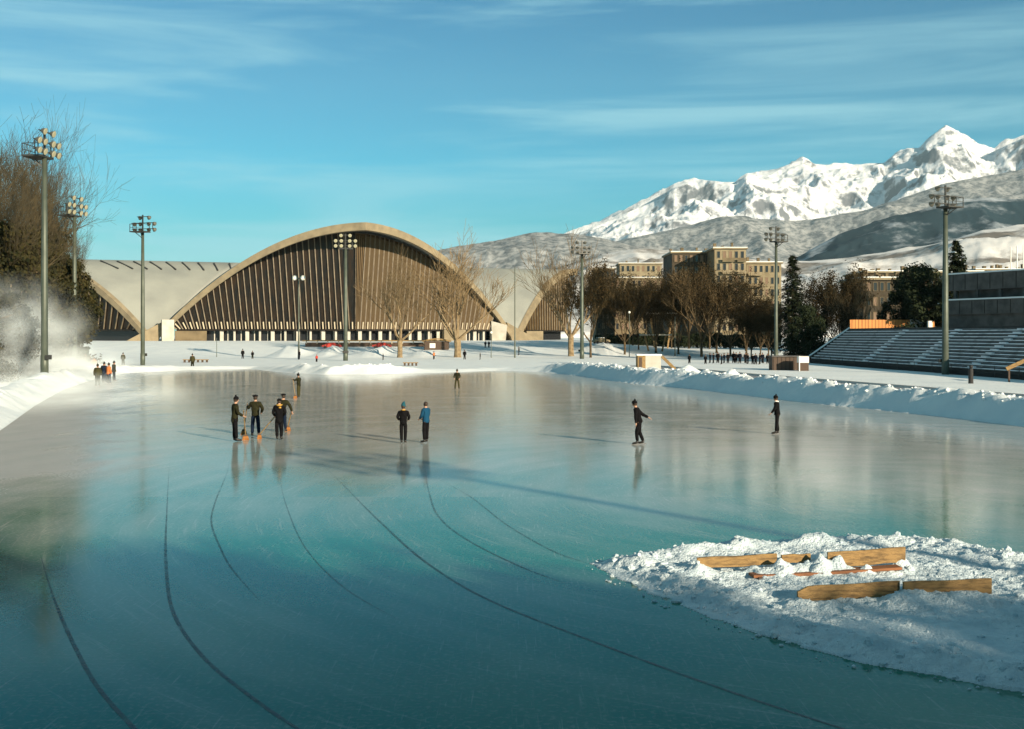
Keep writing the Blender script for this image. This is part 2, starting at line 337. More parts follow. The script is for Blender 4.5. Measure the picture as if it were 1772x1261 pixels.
# dark painted lane lines set in the ice
def spline(pts, n=14):
    out = []; P = [pts[0]]+list(pts)+[pts[-1]]
    for i in range(1, len(P)-2):
        p0, p1, p2, p3 = [np.array(q, float) for q in P[i-1:i+3]]
        for k in range(n):
            t = k/n; out.append(tuple(0.5*((2*p1)+(-p0+p2)*t+(2*p0-5*p1+4*p2-p3)*t*t+(-p0+3*p1-3*p2+p3)*t**3)))
    out.append(tuple(pts[-1])); return out
for pts, wd in [([(294,790),(289,880),(287,970),(300,1060),(350,1135),(420,1195),(510,1258),(590,1300)],0.06),
                ([(528,772),(590,835),(660,905),(740,975),(850,1040),(1040,1115),(1250,1192),(1440,1255),(1600,1305)],0.06),
                ([(398,790),(392,820),(372,870),(366,905),(380,945),(402,985),(450,1040)],0.04),
                ([(482,810),(494,870),(530,950),(600,1020),(700,1078)],0.025),
                ([(735,800),(742,850),(760,895),(810,935),(900,980),(980,1010)],0.05),
                ([(760,830),(815,860),(880,910),(960,955),(1020,975)],0.04),([(70,960),(95,1040),(130,1120),(170,1190),(230,1258),(270,1290)],0.06)]:
    wp = [gp(*p)[:2] for p in spline(pts)]
    struct(ribbon(wp, wd, 0.004, True).build('ice_lane_line', M['line']))

# churned snow heap with half-buried benches on the infield
poly_px = [(1025,975),(1100,1013),(1200,1055),(1320,1100),(1460,1140),(1620,1170),(1800,1200),(2050,1240),(2050,1030),(1850,985),(1700,948),(1600,934),(1480,932),(1350,938),(1200,952),(1080,966)]
pp = np.array([gp(*p)[:2] for p in poly_px])
def sdp(X, Y, P):
    d = np.full(X.shape, 1e9); ins = np.zeros(X.shape, bool)
    for i in range(len(P)):
        a = P[i]; b = P[(i+1)%len(P)]; e = b-a; t = np.clip(((X-a[0])*e[0]+(Y-a[1])*e[1])/(e@e), 0, 1)
        d = np.minimum(d, np.hypot(X-a[0]-t*e[0], Y-a[1]-t*e[1]))
        c = ((a[1] > Y) != (b[1] > Y)) & (X < (b[0]-a[0])*(Y-a[1])/(b[1]-a[1]+1e-12)+a[0]); ins ^= c
    return np.where(ins, d, -d)
def HP(X, Y):
    s = sdp(X, Y, pp) + 0.30*(vnoise(X*1.7, Y*1.7, 5, 4)-0.5)
    n1 = vnoise(X*1.3, Y*1.3, 12, 3); n2 = vnoise(X*5.5, Y*5.5, 14, 4, 0.6); n3 = vnoise(X*14, Y*14, 18, 3, 0.6)
    lip = np.exp(-((s-0.55)/0.42)**2)
    # the snow is smooth in a swept strip and lumpy along its edges and round the benches
    smooth_zone = np.exp(-(((Y-15.9)-(X-5.5)*-0.35)/0.75)**2)*sm((X-4.2)/1.2)
    rough = 1-0.85*smooth_zone
    z = 0.09*sm(s/0.8)+0.12*lip*(0.3+n1*n1*2.0)+rough*(0.10*(n2-0.45)+0.05*(n3-0.5))*sm((s+0.1)/0.5)+0.16*(n1-0.45)*sm(s/1.2)-0.05*np.exp(-((Y-18.6)/1.6)**2)
    for x0, y0, x1, y1, hh in DRIFT:
        e = np.array([x1-x0, y1-y0]); t = np.clip(((X-x0)*e[0]+(Y-y0)*e[1])/(e@e), 0, 1); d = np.hypot(X-x0-t*e[0], (Y-y0-t*e[1])*0.9)
        z = z + hh*np.exp(-(d/0.22)**2)*(0.2+1.5*vnoise(X*3.1, Y*3.1, 44, 3)**1.5)
    return np.where(s > -0.02, np.maximum(z, 0.012), -0.03)
DRIFT = []
for a, c, yy, hh in [((1380,1028),(1560,1022),17.75,0.13),((1563,1024),(1715,1018),18.1,0.15),((1206,980),(1344,974),19.85,0.14),((1344,974),(1402,970),20.0,0.14),((1432,974),(1560,966),19.95,0.14),((1402,975),(1436,972),20.1,0.17)]:
    DRIFT.append((*at(a[0],a[1],yy)[:2], *at(c[0],c[1],yy)[:2], hh))
gx = np.arange(pp[:,0].min()-0.4, 13.5, 0.036); gy = np.arange(12.6, 24.5, 0.045)
GX, GY = np.meshgrid(gx, gy); GZ = HP(GX, GY)
struct(link('churned_snow', grid_mesh('churned_snow', np.stack([GX, GY, GZ], -1)), M['snow_near'], smooth=True))
# loose lumps thrown out along the edges
ico = bmesh.new(); bmesh.ops.create_icosphere(ico, subdivisions=1, radius=1.0)
iv = np.array([v.co[:] for v in ico.verts]); ifc = np.array([[v.index for v in f.verts] for f in ico.faces]); ico.free()
def lumps(name, pts, m):
    V = []; Fc = []
    for i, (x, y, z, r) in enumerate(pts):
        v = iv*(1+0.35*(np.random.rand(len(iv),1)-0.5))*np.array([r*random.uniform(.8,1.3), r*random.uniform(.8,1.3), r*random.uniform(.6,1)])+np.array([x,y,z])
        V.append(v); Fc.append(ifc+i*len(iv))
    me = bpy.data.meshes.new(name); me.from_pydata(np.concatenate(V).tolist(), [], np.concatenate(Fc).tolist()); me.update()
    return struct(link(name, me, m, smooth=False), 'stuff')
pts = []
RX = np.random.uniform(0.8, 13, 9000); RY = np.random.uniform(12.7, 24.2, 9000); RS = sdp(RX, RY, pp); RZ = HP(RX, RY)
for x, y, s, z in zip(RX, RY, RS, RZ):
    if (-0.35 < s < 0.9 and random.random() < (0.40 if s > 0 else 0.30)) or (s >= 0.9 and random.random() < 0.08):
        pts.append((x, y, max(z, 0)+0.005, min(0.085, 0.008+random.expovariate(45))*(1 if s > 0 else 0.55)))
lumps('snow_lumps', pts, M['snow_near'])
pts = []
RX = np.random.uniform(-30, 45, 60000); RY = np.random.uniform(35, 150, 60000); RS = sdist(RX, RY); ok = (RS > 0.1) & (RS < 6); RX, RY, RS = RX[ok], RY[ok], RS[ok]; RZ = G(RX, RY)
for x, y, s, z in zip(RX, RY, RS, RZ):
    if z > 0.95 and random.random() < 0.6: pts.append((x, y, z-0.02, random.uniform(0.03, 0.13)))
lumps('bank_snow_lumps', pts, M['snow'])

# ------------------------------------------------------------------ benches in the snow
def board(name, p, q, hgt, th, m, parent, tip=False, segs=10):
    # a plank on edge with a worn, slightly wavy outline and bevelled tip
    p = Vector(p); q = Vector(q); d = (q-p); L_ = d.length; d.normalize(); n = Vector((-d.y, d.x, 0)).normalized()*th/2
    b = MB(); ring = []
    for i in range(segs+1):
        t = i/segs; c = p+d*L_*t; k = 1.0
        if tip and t < 0.14: k = 0.35+0.65*math.sin(t/0.14*math.pi/2)
        w_ = 0.006*math.sin(9*t+p.x*3)
        ring.append((c-n+Vector((0,0,-hgt*k/2+w_)), c+n+Vector((0,0,-hgt*k/2+w_)), c+n+Vector((0,0,hgt*k/2+w_)), c-n+Vector((0,0,hgt*k/2+w_))))
    for r in ring: b.v += [tuple(x) for x in r]
    for i in range(segs):
        for k in range(4): b.f.append((i*4+k, i*4+(k+1)%4, i*4+4+(k+1)%4, i*4+4+k))
    b.f.append((3,2,1,0)); e = segs*4; b.f.append((e,e+1,e+2,e+3))
    return b.build(name, m, parent)
def bench(name, label, backs, seats, legs):
    r = empty(name, (backs[0][0][0], backs[0][0][1], 0)); tag(r, label, 'bench', 'wooden benches half buried in the infield snow')
    off = r.location
    for p, q, h, tip in backs: board('back_board', Vector(p)-off, Vector(q)-off, h, 0.045, M['wood'], r, tip)
    for p, q in seats:
        b = MB(); b.bar(Vector(p)-off, Vector(q)-off, 0.26, 0.045); b.build('seat_board', M['wood_red'], r)
    for p in legs:
        b = MB(); b.bar(Vector(p)-off, Vector(p)+Vector((0,0,-0.4))-off, 0.07, 0.09); b.build('leg', M['wood_dark'], r)
def atY(px, py, Y): return Vector(at(px, py, Y))
bench('buried_bench', 'long wooden bench whose upright back boards stick out of the churned snow, farther one',
      [(atY(1206,974,20.0), atY(1344,967,20.2), 0.19, False), (atY(1352,967,20.2), atY(1402,965,20.3), 0.15, False), (atY(1432,969,20.1), atY(1566,959,20.3), 0.27, False)],
      [(atY(1300,995,19.6), atY(1420,990,19.8)), (atY(1420,990,19.8), atY(1556,981,19.9))],
      [atY(1316,998,19.5), atY(1420,990,19.7), atY(1500,986,19.8), atY(1550,982,19.9)])
bench('buried_bench', 'fallen wooden bench board with a rounded left tip lying nearest in the infield snow',
      [(atY(1380,1028,17.9), atY(1556,1018,18.2), 0.24, True)], [], [atY(1395,1030,18.0)])
bench('buried_bench', 'straight dark stained bench board beside the tipped one, its right end cut square',
      [(atY(1563,1020,18.1), atY(1715,1014,18.4), 0.25, False)], [(atY(1580,1030,18.25), atY(1700,1024,18.5))], [atY(1700,1026,18.5)])
def heap(px, py, Y, r, h, sd_=1):
    x, y, z0 = at(px, py, Y); n = 22; P = np.zeros((n, 2*n, 3))
    for i in range(n):
        for k in range(2*n):
            a = 2*math.pi*k/(2*n-1); rr = i/(n-1)
            xx = x+math.cos(a)*rr*r; yy = y+math.sin(a)*rr*r*0.7
            q = mn.noise(Vector((math.cos(a)*rr*2+sd_, math.sin(a)*rr*2, sd_)))*0.25+mn.noise(Vector((math.cos(a)*rr*7, math.sin(a)*rr*7+sd_, 3)))*0.08
            P[i,k] = (xx, yy, 0.06+h*(0.5+0.5*math.cos(math.pi*min(rr,1)))*(1+q)+q*0.15-0.06*rr)
    return P
for i, (px, py, Y, r, h) in enumerate([(1352,985,19.7,0.50,0.20),(1420,985,19.8,0.42,0.26),(1497,980,19.8,0.46,0.16),(1345,955,20.8,0.8,0.26),(1200,985,20.0,0.55,0.20),(1560,975,20.3,0.4,0.22),(1478,990,19.2,0.30,0.12)]):
    struct(link('snow_heap', grid_mesh('snow_heap', heap(px, py, Y, r, h, i*3.1)), M['snow_near'], smooth=True))

# ------------------------------------------------------------------ skating hall
TH = math.radians(20); HA, HB, HH, HH2, HP_, HQ = 48.5, 32.0, 28.5, 22.0, 25.8, 32.0
hall = empty('sports_hall', (-44.5,298.2,2.9), TH); tag(hall, 'vast hall with snow-covered arched concrete shell roof and tall dark glass facade', 'sports hall')
maps = [lambda x,y,z: (x,y,z), lambda x,y,z: (HA-y,HB+x,z), lambda x,y,z: (-x,2*HB-y,z), lambda x,y,z: (-HA+y,HB-x,z)]
for fi, mp_ in enumerate(maps):
    front = fi in (0,2); A, D, H1, H2, P_ = (HA,HB,HH,HH2,HP_) if front else (HB,HA,HH2,HH,HQ)
    prof = lambda t, H1=H1: H1*(1-abs(t)**2.0)
    nt_, nw = 96, 26
    Pn = np.zeros((nw, nt_+1, 3))
    for j in range(nt_+1):
        t = -1+2*j/nt_; y0 = -P_*(1-abs(t)); y1 = D*(1-math.sqrt(max(0, 1-(H1/H2)*(1-t*t))))
        if y1 < y0+0.01: y1 = y0+0.01
        for i in range(nw):
            k = i/(nw-1); Pn[i,j] = mp_(t*A, y0+(y1-y0)*k, prof(t)+0.02*(4 if front else 0))
    o = link('roof_shell', grid_mesh('roof_shell', Pn), M['roof'], hall, smooth=True)
    sol = o.modifiers.new('thick', 'SOLIDIFY'); sol.thickness = 0.55; sol.offset = -1
    # edge beam following the arch, deeper in the middle of its run
    b = MB(); ring = []
    for j in range(nt_+1):
        t = -1+2*j/nt_; y0 = -P_*(1-abs(t)); z = prof(t); dp = 1.45+0.25*(1-abs(t))
        ring.append([mp_(t*A, y0-0.5, z+0.35), mp_(t*A, y0+0.7, z+0.35), mp_(t*A, y0+0.7, z-dp), mp_(t*A, y0-0.5, z-dp*0.92)])
    for r in ring: b.v += r
    for j in range(nt_):
        for k in range(4): b.f.append((j*4+k, j*4+(k+1)%4, j*4+4+(k+1)%4, j*4+4+k))
    b.f.append((0,1,2,3)); e = nt_*4; b.f.append((e+3,e+2,e+1,e))
    b.build('edge_beam', M['concrete'], hall)
    if fi == 2: continue
    # glass wall: two leaning halves folded at the middle
    PG = P_*(0.54 if front else 0.90); Z0 = 2.9
    nm = 30 if front else 18
    for sgn in (-1, 1):
        cols = []
        x_end = (A-6.0 if sgn < 0 else A-9.0) if front else A-4.5
        for k in range(nm+1):
            xb = sgn*x_end*k/nm; t = xb/A; yb = -PG*(1-abs(t))
            xt = xb+sgn*(1.5 if k else 0.0); tt = min(abs(xt)/A, 0.99)
            zt = prof(tt)-1.2; yt = -PG*(1-tt)-0.6
            if zt < Z0+0.3: zt = Z0+0.3
            cols.append((mp_(xb,yb,Z0), mp_(xt,yt,zt), mp_(xb,yb-0.35,Z0), mp_(xt,yt-0.35,zt)))
        g = MB()
        for k in range(nm): g.quad(cols[k][0], cols[k+1][0], cols[k+1][1], cols[k][1])
        g.build('glass_wall', M['glass_dark'] if (sgn < 0 and front) or fi == 3 else M['glass_sunlit_brown'], hall)  # same glass all round; its sunlit brown and unlit dark are put into the colour
        for k in range(nm+1):
            mb = MB(); mb.bar(cols[k][2], cols[k][3], 0.24, 0.30)
            mb.build('mullion', M['mullion'], hall)
        if front and sgn > 0:
            rb = MB()
            for k in range(nm):
                for q in (0.2, 0.4, 0.6, 0.8):
                    b0 = Vector(cols[k][2]).lerp(Vector(cols[k+1][2]), q); b1 = Vector(cols[k][3]).lerp(Vector(cols[k+1][3]), q)
                    rb.bar(b0, b0.lerp(b1, 0.97), 0.10, 0.25)
            rb.build('wall_ribs', M['rib'], hall)
        if front:
            for k in range(nm):
                fb = MB()
                b0 = Vector(cols[k][2]).lerp(Vector(cols[k+1][2]), 0.5); b1 = Vector(cols[k][3]).lerp(Vector(cols[k+1][3]), 0.5)
                fb.bar(b0+Vector((0,-0.25,0.1)), b0+(b1-b0).normalized()*1.9+Vector((0,-0.25,0)), 0.28, 0.3)
                fb.build('vent_fin', M['fin'], hall)
        # sill beam
        sb = MB(); sb.bar(Vector(mp_(0,-PG-0.1,Z0-0.15)), Vector(mp_(sgn*x_end,-PG*(1-x_end/A)-0.1,Z0-0.15)), 0.9, 0.4); sb.build('sill_beam', M['glass_dark'], hall)
        # recessed ground floor
        gf = MB(); a0 = Vector(mp_(0,-PG+2.0,0)); a1 = Vector(mp_(sgn*x_end,-PG*(1-x_end/A)+2.0,0)); up = Vector((0,0,Z0-0.3))
        gf.quad(a0, a1, a1+up, a0+up); gf.build('entrance_glazing', M['pane'], hall)
        if front:
            nc = 13
            for k in range(nc+1):
                t = (k+0.5)/(nc+1)
                if sgn < 0 and t > 0.82: continue
                c = Vector(mp_(sgn*x_end*t, -PG*(1-x_end*t/A)+0.4, 0)); cb = MB(); wdt = 0.5 if k%2 else 0.9
                cb.box(c.x-wdt/2, c.x+wdt/2, c.y-0.3, c.y+0.3, -0.6, Z0-0.36); cb.build('entrance_column', M['white_concrete'], hall)
            for k in range(40):
                if sgn < 0 and k > 32: continue
                t = (k+0.5)/40; c = Vector(mp_(sgn*x_end*t, -PG*(1-x_end*t/A)+1.7, 0))
                if k % 3 != 1: continue
                cb = MB(); cb.box(c.x-0.12, c.x+0.12, c.y-0.1, c.y+0.1, 0, Z0-0.36); cb.build('door_frame', M['white_concrete'], hall)
if True:
    # solid wall panels and abutments at the feet
    b = MB(); b.box(-HA+5.4, -HA+13, -4.3, -3.4, -0.6, 2.5); b.build('side_wall', M['tan'], hall)
    b = MB(); b.box(-HA+2.3, -HA+5.2, -3.8, 0.5, -0.6, 5.3); b.build('abutment_block', M['white_concrete'], hall)
    b = MB(); b.hexa([(HA-7.5,-1.5,-0.6),(HA-3.6,-1.5,-0.6),(HA-3.6,0.5,-0.6),(HA-7.5,0.5,-0.6),(HA-8.6,-4,5.3),(HA-4.0,-4,4.2),(HA-4.0,-2,4.2),(HA-8.6,-2,5.3)]); b.build('abutment_leg', M['white_concrete'], hall)
    b = MB(); b.box(HA-23.5, HA-17.5, -9.0, -5.0, -0.6, 2.9); b.build('annex_block', M['concrete'], hall)
    b = MB(); b.box(HA+4.0, HA+9.0, 2, 7, -0.6, 2.6); b.build('annex_block', M['concrete'], hall)
    for sx in (-1, 1):
        for (yy, sy) in ((0,-1),(2*HB,1)):
            b = MB(); x = sx*HA
            # splayed foot: inner ridge to ground outward
            b.v += [(x-sx*3.0,yy+sy*0.0-1.0,5.0),(x-sx*3.0,yy+2.2,5.0),(x+sx*7.5,yy+sy*1.5-1.0,-0.8),(x+sx*7.5,yy+sy*1.5+2,-0.8),(x-sx*1.5,yy-1.6,-0.8),(x-sx*1.5,yy+2.6,-0.8)]
            b.f += [(0,1,3,2),(0,2,4),(1,5,3),(0,4,5,1),(2,3,5,4)]
            b.build('splayed_foot', M['concrete'], hall)
    # slanting roof lights on the left vault
    for k in range(13):
        x0 = -HA-12+k*4.2; s0, s1 = -0.20, -0.38
        if k < 9: skew = (k-8)*0.55
        else: skew = (k-9)*0.7
        def rp(s, x): return Vector((x, HB*(1+s), HH2*(1-s*s)+0.25))
        if x0 > -12: continue
        mb = MB(); mb.bar(rp(s0,x0), rp(s1,x0+skew*-1.0), 0.34, 0.3); mb.build('roof_light', M['steel'], hall)
    x0 = -HA-12+9*4.2
    mb = MB(); mb.bar(rp(s0,x0+1.8), rp(s1,x0+1.8), 0.34, 0.3); mb.build('roof_light', M['steel'], hall)
    mb = MB(); mb.bar(rp(-0.2,x0), rp(-0.2,x0+1.8), 0.3, 0.3); mb.build('roof_light', M['steel'], hall)
    # dark floor/back wall inside so nothing shows through
    b = MB(); b.box(-30, 30, 14, 50, -0.5, 8); b.build('inner_hall', M['wall_dark'], hall)

# low terrace shelter in front of the hall
def world_on(px, Y): return ((px-CX)/F*Y, Y)
tb = empty('terrace_shelter', (*world_on(650,248), 1.55)); tag(tb, 'low brown terrace shelter with a cream roof edge before the glass facade', 'shelter')
b = MB(); b.box(-15.5,15.5,0,3,-0.9,1.15); b.build('wall', M['wood_dark'], tb)
b = MB(); b.box(-16,16.2,-0.5,3.4,1.45,1.68); b.build('roof', M['wood'], tb)
for k in range(14):
    b = MB(); x = -15.2+k*2.35; b.box(x-0.09,x+0.09,-0.3,-0.1,0.9,1.45); b.build('post', M['fin'] if k%3 else M['white_concrete'], tb)
kb = empty('refreshment_kiosk', (*world_on(755,240), 1.3)); tag(kb, 'small dark kiosk with a snowy humped roof right of the terrace shelter', 'kiosk')
b = MB(); b.box(-2.6,2.6,0,3,-0.6,1.7); b.build('wall', M['wood_dark'], kb)
b = MB()
for k in range(8):
    x0 = -3+k*0.75; x1 = x0+0.75; h0 = 1.75+0.5*math.sin((k)/8*math.pi); h1 = 1.75+0.5*math.sin((k+1)/8*math.pi)
    b.hexa([(x0,-0.5,h0-0.15),(x1,-0.5,h1-0.15),(x1,3.3,h1-0.15),(x0,3.3,h0-0.15),(x0,-0.5,h0+0.1),(x1,-0.5,h1+0.1),(x1,3.3,h1+0.1),(x0,3.3,h0+0.1)])
b.build('roof', M['wood'], kb)
b = MB(); b.box(-1.4,-0.2,-0.05,0.05,0.3,1.3); b.build('serving_hatch', M['white_paint'], kb)

# ------------------------------------------------------------------ floodlight masts
def mast(px, py, face, label, H=21.9, rot=None, group='floodlight masts round the rink', pos=None, r=0.30, lay=0):
    x, y, _ = pos if pos else gp(px, py)
    z = max(g1(x,y)-0.3, -0.3) if y > 0 else 0
    o = empty('floodlight_mast', (x,y,z), 0); tag(o, label, 'floodlight', group); o.rotation_euler = (0,0,math.atan2(face[0], -face[1]))
    b = MB(); b.tube([(0,0,0),(0,0,H*0.09),(0,0,H*0.091),(0,0,H*0.5),(0,0,H-2.6)], [r*1.12,r*1.12,r,r*0.88,r*0.66], 14); b.build('pole', M['pole'], o, True)
    b = MB(); b.box(-r*1.4,r*1.4,-r*1.5,-r*0.9,1.6,2.0); b.build('junction_box', M['steel'], o)
    b = MB(); b.box(-1.15,1.15,-0.25,1.5,H-2.65,H-2.5)
    for s in (-1,1): b.bar((s*1.1,1.45,H-2.5),(s*1.1,1.45,H-1.5),0.07); b.bar((s*1.1,0,H-2.5),(s*1.1,0,H-1.5),0.07); b.bar((s*0.5,1.2,H-2.6),(0,0.2,H-3.4),0.08)
    b.bar((-1.1,1.45,H-1.5),(1.1,1.45,H-1.5),0.06); b.bar((-1.1,1.45,H-2.0),(1.1,1.45,H-2.0),0.05)
    for s in (-1,1): b.bar((s*1.1,1.45,H-1.5),(s*1.1,0,H-1.5),0.05)
    b.build('maintenance_platform', M['steel'], o)
    b = MB(); b.bar((0,0,H-2.6),(0,0,H-0.1),0.16)
    rows = [(H-2.1,[-1.65,-0.7,0.7,1.65]),(H-1.25,[-1.65,-0.7,0.7,1.65]),(H-0.35,[-0.75,0.75])]
    for z_, xs_ in rows: b.bar((xs_[0]-0.2,0,z_),(xs_[-1]+0.2,0,z_),0.09)
    b.bar((-1.65,0,H-2.1),(-1.65,0,H-1.2),0.07); b.bar((1.65,0,H-2.1),(1.65,0,H-1.2),0.07)
    b.build('lamp_frame', M['steel'], o)
    for z_, xs_ in rows:
        for x_ in xs_:
            d = Vector((0,-1,-0.35)).normalized(); c = Vector((x_,-0.12,z_)); lb = MB()
            lb.tube([c+d*0.0, c+d*0.10, c+d*0.34, c+d*0.40], [0.12,0.19,0.29,0.32], 12); lp = lb.build('floodlamp', M['lampback'], o, True)
            l2 = MB(); l2.tube([c+d*0.402, c+d*0.43], [0.30,0.26], 12); l2.build('lens', M['lamp'], lp)
    return o
mast(77,665,(1,-0.1), 'tall floodlight mast nearest at left, its lamps turned right towards the ice')
mast(129,640,(1,-0.25), 'floodlight mast rising out of the snow mist at left before the tall trees', pos=(*world_on(129,139),0))
mast(247,632,(0.3,0.95), 'floodlight mast before the left end of the hall')
mast(598,624,(0.1,-1), 'floodlight mast standing before the middle of the glass facade', r=0.36)
mast(1007,621,(-0.3,0.95), 'floodlight mast beside the bare tree right of the hall', r=0.36)
mast(1343,600,(-0.45,0.9), 'floodlight mast before the cream apartment block and dark fir', pos=(*world_on(1343,178),0))
mast(1636,647,(-0.45,0.9), 'floodlight mast standing against the front of the snowy grandstand at right', pos=(*world_on(1636,124),0), r=0.36, H=21.2)
mast(0,0,(-0.8,0.6), 'floodlight mast behind the photographer, seen only as its long shadow on ice', pos=(37.2,-16.2,0))

# ------------------------------------------------------------------ small street lamps
def lamp_post(px, Y, top, label, heads=2, r=0.05):
    x, y = world_on(px, Y); z = g1(x, y); zt = at(px, top, Y)[2]-z
    o = empty('street_lamp', (x,y,z)); tag(o, label, 'street lamp', 'small lamp posts on the snowy promenade')
    b = MB(); b.tube([(0,0,-0.2),(0,0,zt*0.3),(0,0,zt)], [r*1.8,r*1.2,r], 8); b.build('pole', M['pole'], o)
    if heads == 2:
        b = MB(); b.bar((-0.75,0,zt),(0.75,0,zt),0.08); b.build('arm', M['steel'], o)
        for s in (-1,1): b = MB(); b.ball((s*0.75,0,zt+0.05),0.46,12,8); b.build('globe', M['globe'], o, True)
    elif heads == 1: b = MB(); b.ball((0,0,zt+0.1),0.24,10,6); b.build('globe', M['globe'], o, True)
    else: b = MB(); b.ball((0,0,zt),0.09,8,5); b.build('finial', M['steel'], o, True)
lamp_post(517,205,481,'post with two cream globes before the left half of the glass facade', 2, 0.11)
lamp_post(850,215,576,'short post with one white globe right of the hall abutment', 1)
lamp_post(891,215,462,'tall thin post before the valley between the two vaults', 0, 0.09)
lamp_post(375,220,585,'thin bare stake in the snow before the facade left end', 0)
lamp_post(1089,220,541,'slender pale lamp post between the brown promenade trees', 1)
lamp_post(1168,225,548,'slim pale lamp post beside the forked tree before the dark tower block', 0, 0.08)
lamp_post(1749,190,428,'first of three white flagpoles above the far right grandstand', 0, 0.10)
lamp_post(1760,190,426,'middle of three white flagpoles above the far right grandstand', 0, 0.10)
lamp_post(1771,190,424,'last of three white flagpoles at the right edge of the photo', 0, 0.10)
for o in [o for o in bpy.data.objects if o.get('label','').endswith(('far right grandstand','edge of the photo'))]:
    o['category'] = 'flagpole'; o['group'] = 'white flagpoles over the right grandstand'; o.name = 'flagpole'
    for ch in o.children: ch.data.materials[0] = M['white_paint']

# ------------------------------------------------------------------ grandstand
gs = empty('grandstand', (46.0,175,0), math.atan2(3.3,66)-math.pi/2)   # local +x runs towards the camera, +y is up the rows
tag(gs, 'long terraced grandstand of benches dusted with snow along the right side', 'grandstand')
Ls, NR = 112, 12
for k in range(NR):
    y0 = 0.4+k*0.5; z0 = 0.75+k*0.37
    b = MB(); b.box(0, Ls, y0, y0+0.498, -0.3, z0); b.build('terrace_step', M['stand_dark'], gs)
    b = MB()
    segs = [(0.4,22.2),(23.8,38.2),(39.8,53.5),(55.1,72),(73.6,92),(93.6,Ls-0.4)]
    for a, c in segs: b.box(a, c, y0+0.30, y0+0.47, z0+0.003, z0+0.24)
    b.build('bench_row', M['bench'], gs)
    b = MB()
    for a, c in segs: b.box(a, c, y0+0.34, y0+0.465, z0+0.243, z0+0.262)
    b.build('snow_on_bench', M['tread_snow'], gs)
    b = MB(); b.box(0.05, Ls, y0+0.01, y0+0.29, z0+0.002, z0+0.12)
    for a in (22.25,38.25,53.55,72.05,92.05): b.box(a+0.03, a+1.5, y0+0.02, y0+0.49, z0+0.075, z0+0.25)
    b.build('snow_on_step', M['tread_snow'], gs)
b = MB(); b.hexa([(-0.5,-0.1,-0.3),(0,-0.1,-0.3),(0,6.6,-0.3),(-0.5,6.6,-0.3),(-0.5,-0.1,0.8),(0,-0.1,0.8),(0,6.6,5.4),(-0.5,6.6,5.4)]); b.build('end_wall', M['stand_dark'], gs)
b = MB(); b.hexa([(-0.55,-0.1,0.81),(0.05,-0.1,0.81),(0.05,6.6,5.41),(-0.55,6.6,5.41),(-0.55,-0.1,0.95),(0.05,-0.1,0.95),(0.05,6.6,5.56),(-0.55,6.6,5.56)]); b.build('snow_cap', M['snow'], gs)
b = MB(); b.box(0, Ls, -0.1, 0.398, -0.3, 0.45); b.build('front_wall', M['bench'], gs)
for k in range(22):
    b = MB(); x = 1+k*5.0; b.bar((x,-0.2,0),(x,-0.2,1.2),0.05); b.build('rail_post', M['steel'], gs)
b = MB(); b.bar((0,-0.2,1.15),(Ls,-0.2,1.15),0.05); b.build('front_rail', M['steel'], gs)
b = MB(); b.box(0, Ls, 6.4, 6.9, -0.3, 5.35); b.build('back_wall', M['stand_dark'], gs)

# orange board wall above the far end of the stand
of = empty('orange_fence', (*world_on(1471,177), 5.0)); tag(of, 'bright orange boarded parapet with white base and sloping white end', 'fence')
wd = (1575-1471)*177/F
b = MB(); b.box(0,wd,0,0.3,0.35,1.75); b.build('board_panel', M['orange'], of)
b = MB(); b.box(-0.05,wd+2.3,-0.12,0.4,-5,-0.12+0.1); b.box(0,wd,-0.1,0.35,0.0,0.349); b.build('white_base', M['white_paint'], of)
b = MB(); b.hexa([(wd,-0.05,0),(wd+1.0,-0.05,0.0),(wd+1.0,0.35,0.0),(wd,0.35,0.0),(wd,-0.05,1.78),(wd+1.9,-0.05,1.78),(wd+1.9,0.35,1.78),(wd,0.35,1.78)]); b.hexa([(wd+1.0,-0.04,0.9),(wd+3.0,-0.04,0.75),(wd+3.0,0.34,0.75),(wd+1.0,0.34,0.9),(wd+1.0,-0.04,1.5),(wd+2.0,-0.04,1.6),(wd+2.0,0.34,1.6),(wd+1.0,0.34,1.5)]); b.build('sloping_end', M['white_paint'], of)
for k in range(18):
    b = MB(); x = 0.3+k*wd/18; b.box(x,x+0.05,-0.03,0,0.36,1.74); b.build('board_joint', M['wood_red'], of)
cs = empty('chimney_stub', (*world_on(1612,172), 4.6)); tag(cs, 'short white stub with an orange side behind the grandstand top', 'post')
b = MB(); b.box(-0.45,0.15,0,0.6,-4.6,1.9); b.build('shaft', M['white_paint'], cs); b = MB(); b.box(0.152,0.45,0,0.6,-4.6,1.9); b.build('side_panel', M['orange'], cs)

# tiered stand building at far right
tbp = Vector((62.3,160,0)); tq = Vector((75,131,0)); ang = math.atan2(tq.y-tbp.y, tq.x-tbp.x)
ts = empty('stadium_building', tbp, ang); tag(ts, 'dark concrete stadium block with two snow-topped tiers behind the grandstand', 'stadium')
Lb = 34
b = MB(); b.box(0,Lb,1.5,3.2,-0.3,12.2); b.build('wall', M['wall_dark'], ts)
for z0, z1, d in ((10.6,12.9,0.0),(7.2,9.2,-1.0)):
    b = MB(); b.box(-0.3,Lb,d,1.7,z0,z1); b.build('balcony_front', M['wall_dark'], ts)
    b = MB(); b.box(-0.35,Lb,d-0.08,1.7 if z1 < 10 else 3.3,z1+0.003,z1+0.20); b.build('snow_ledge', M['snow'], ts)
    for k in range(16): jb = MB(); jb.box(k*2.2+0.4,k*2.2+0.5,d-0.03,d,z0+0.1,z1-0.1); jb.build('panel_joint', M['bench'], ts)
for k in range(9): b = MB(); b.box(0.2+k*4,0.6+k*4,0.3,0.7,9.21,10.6); b.build('column', M['wall_dark'], ts)
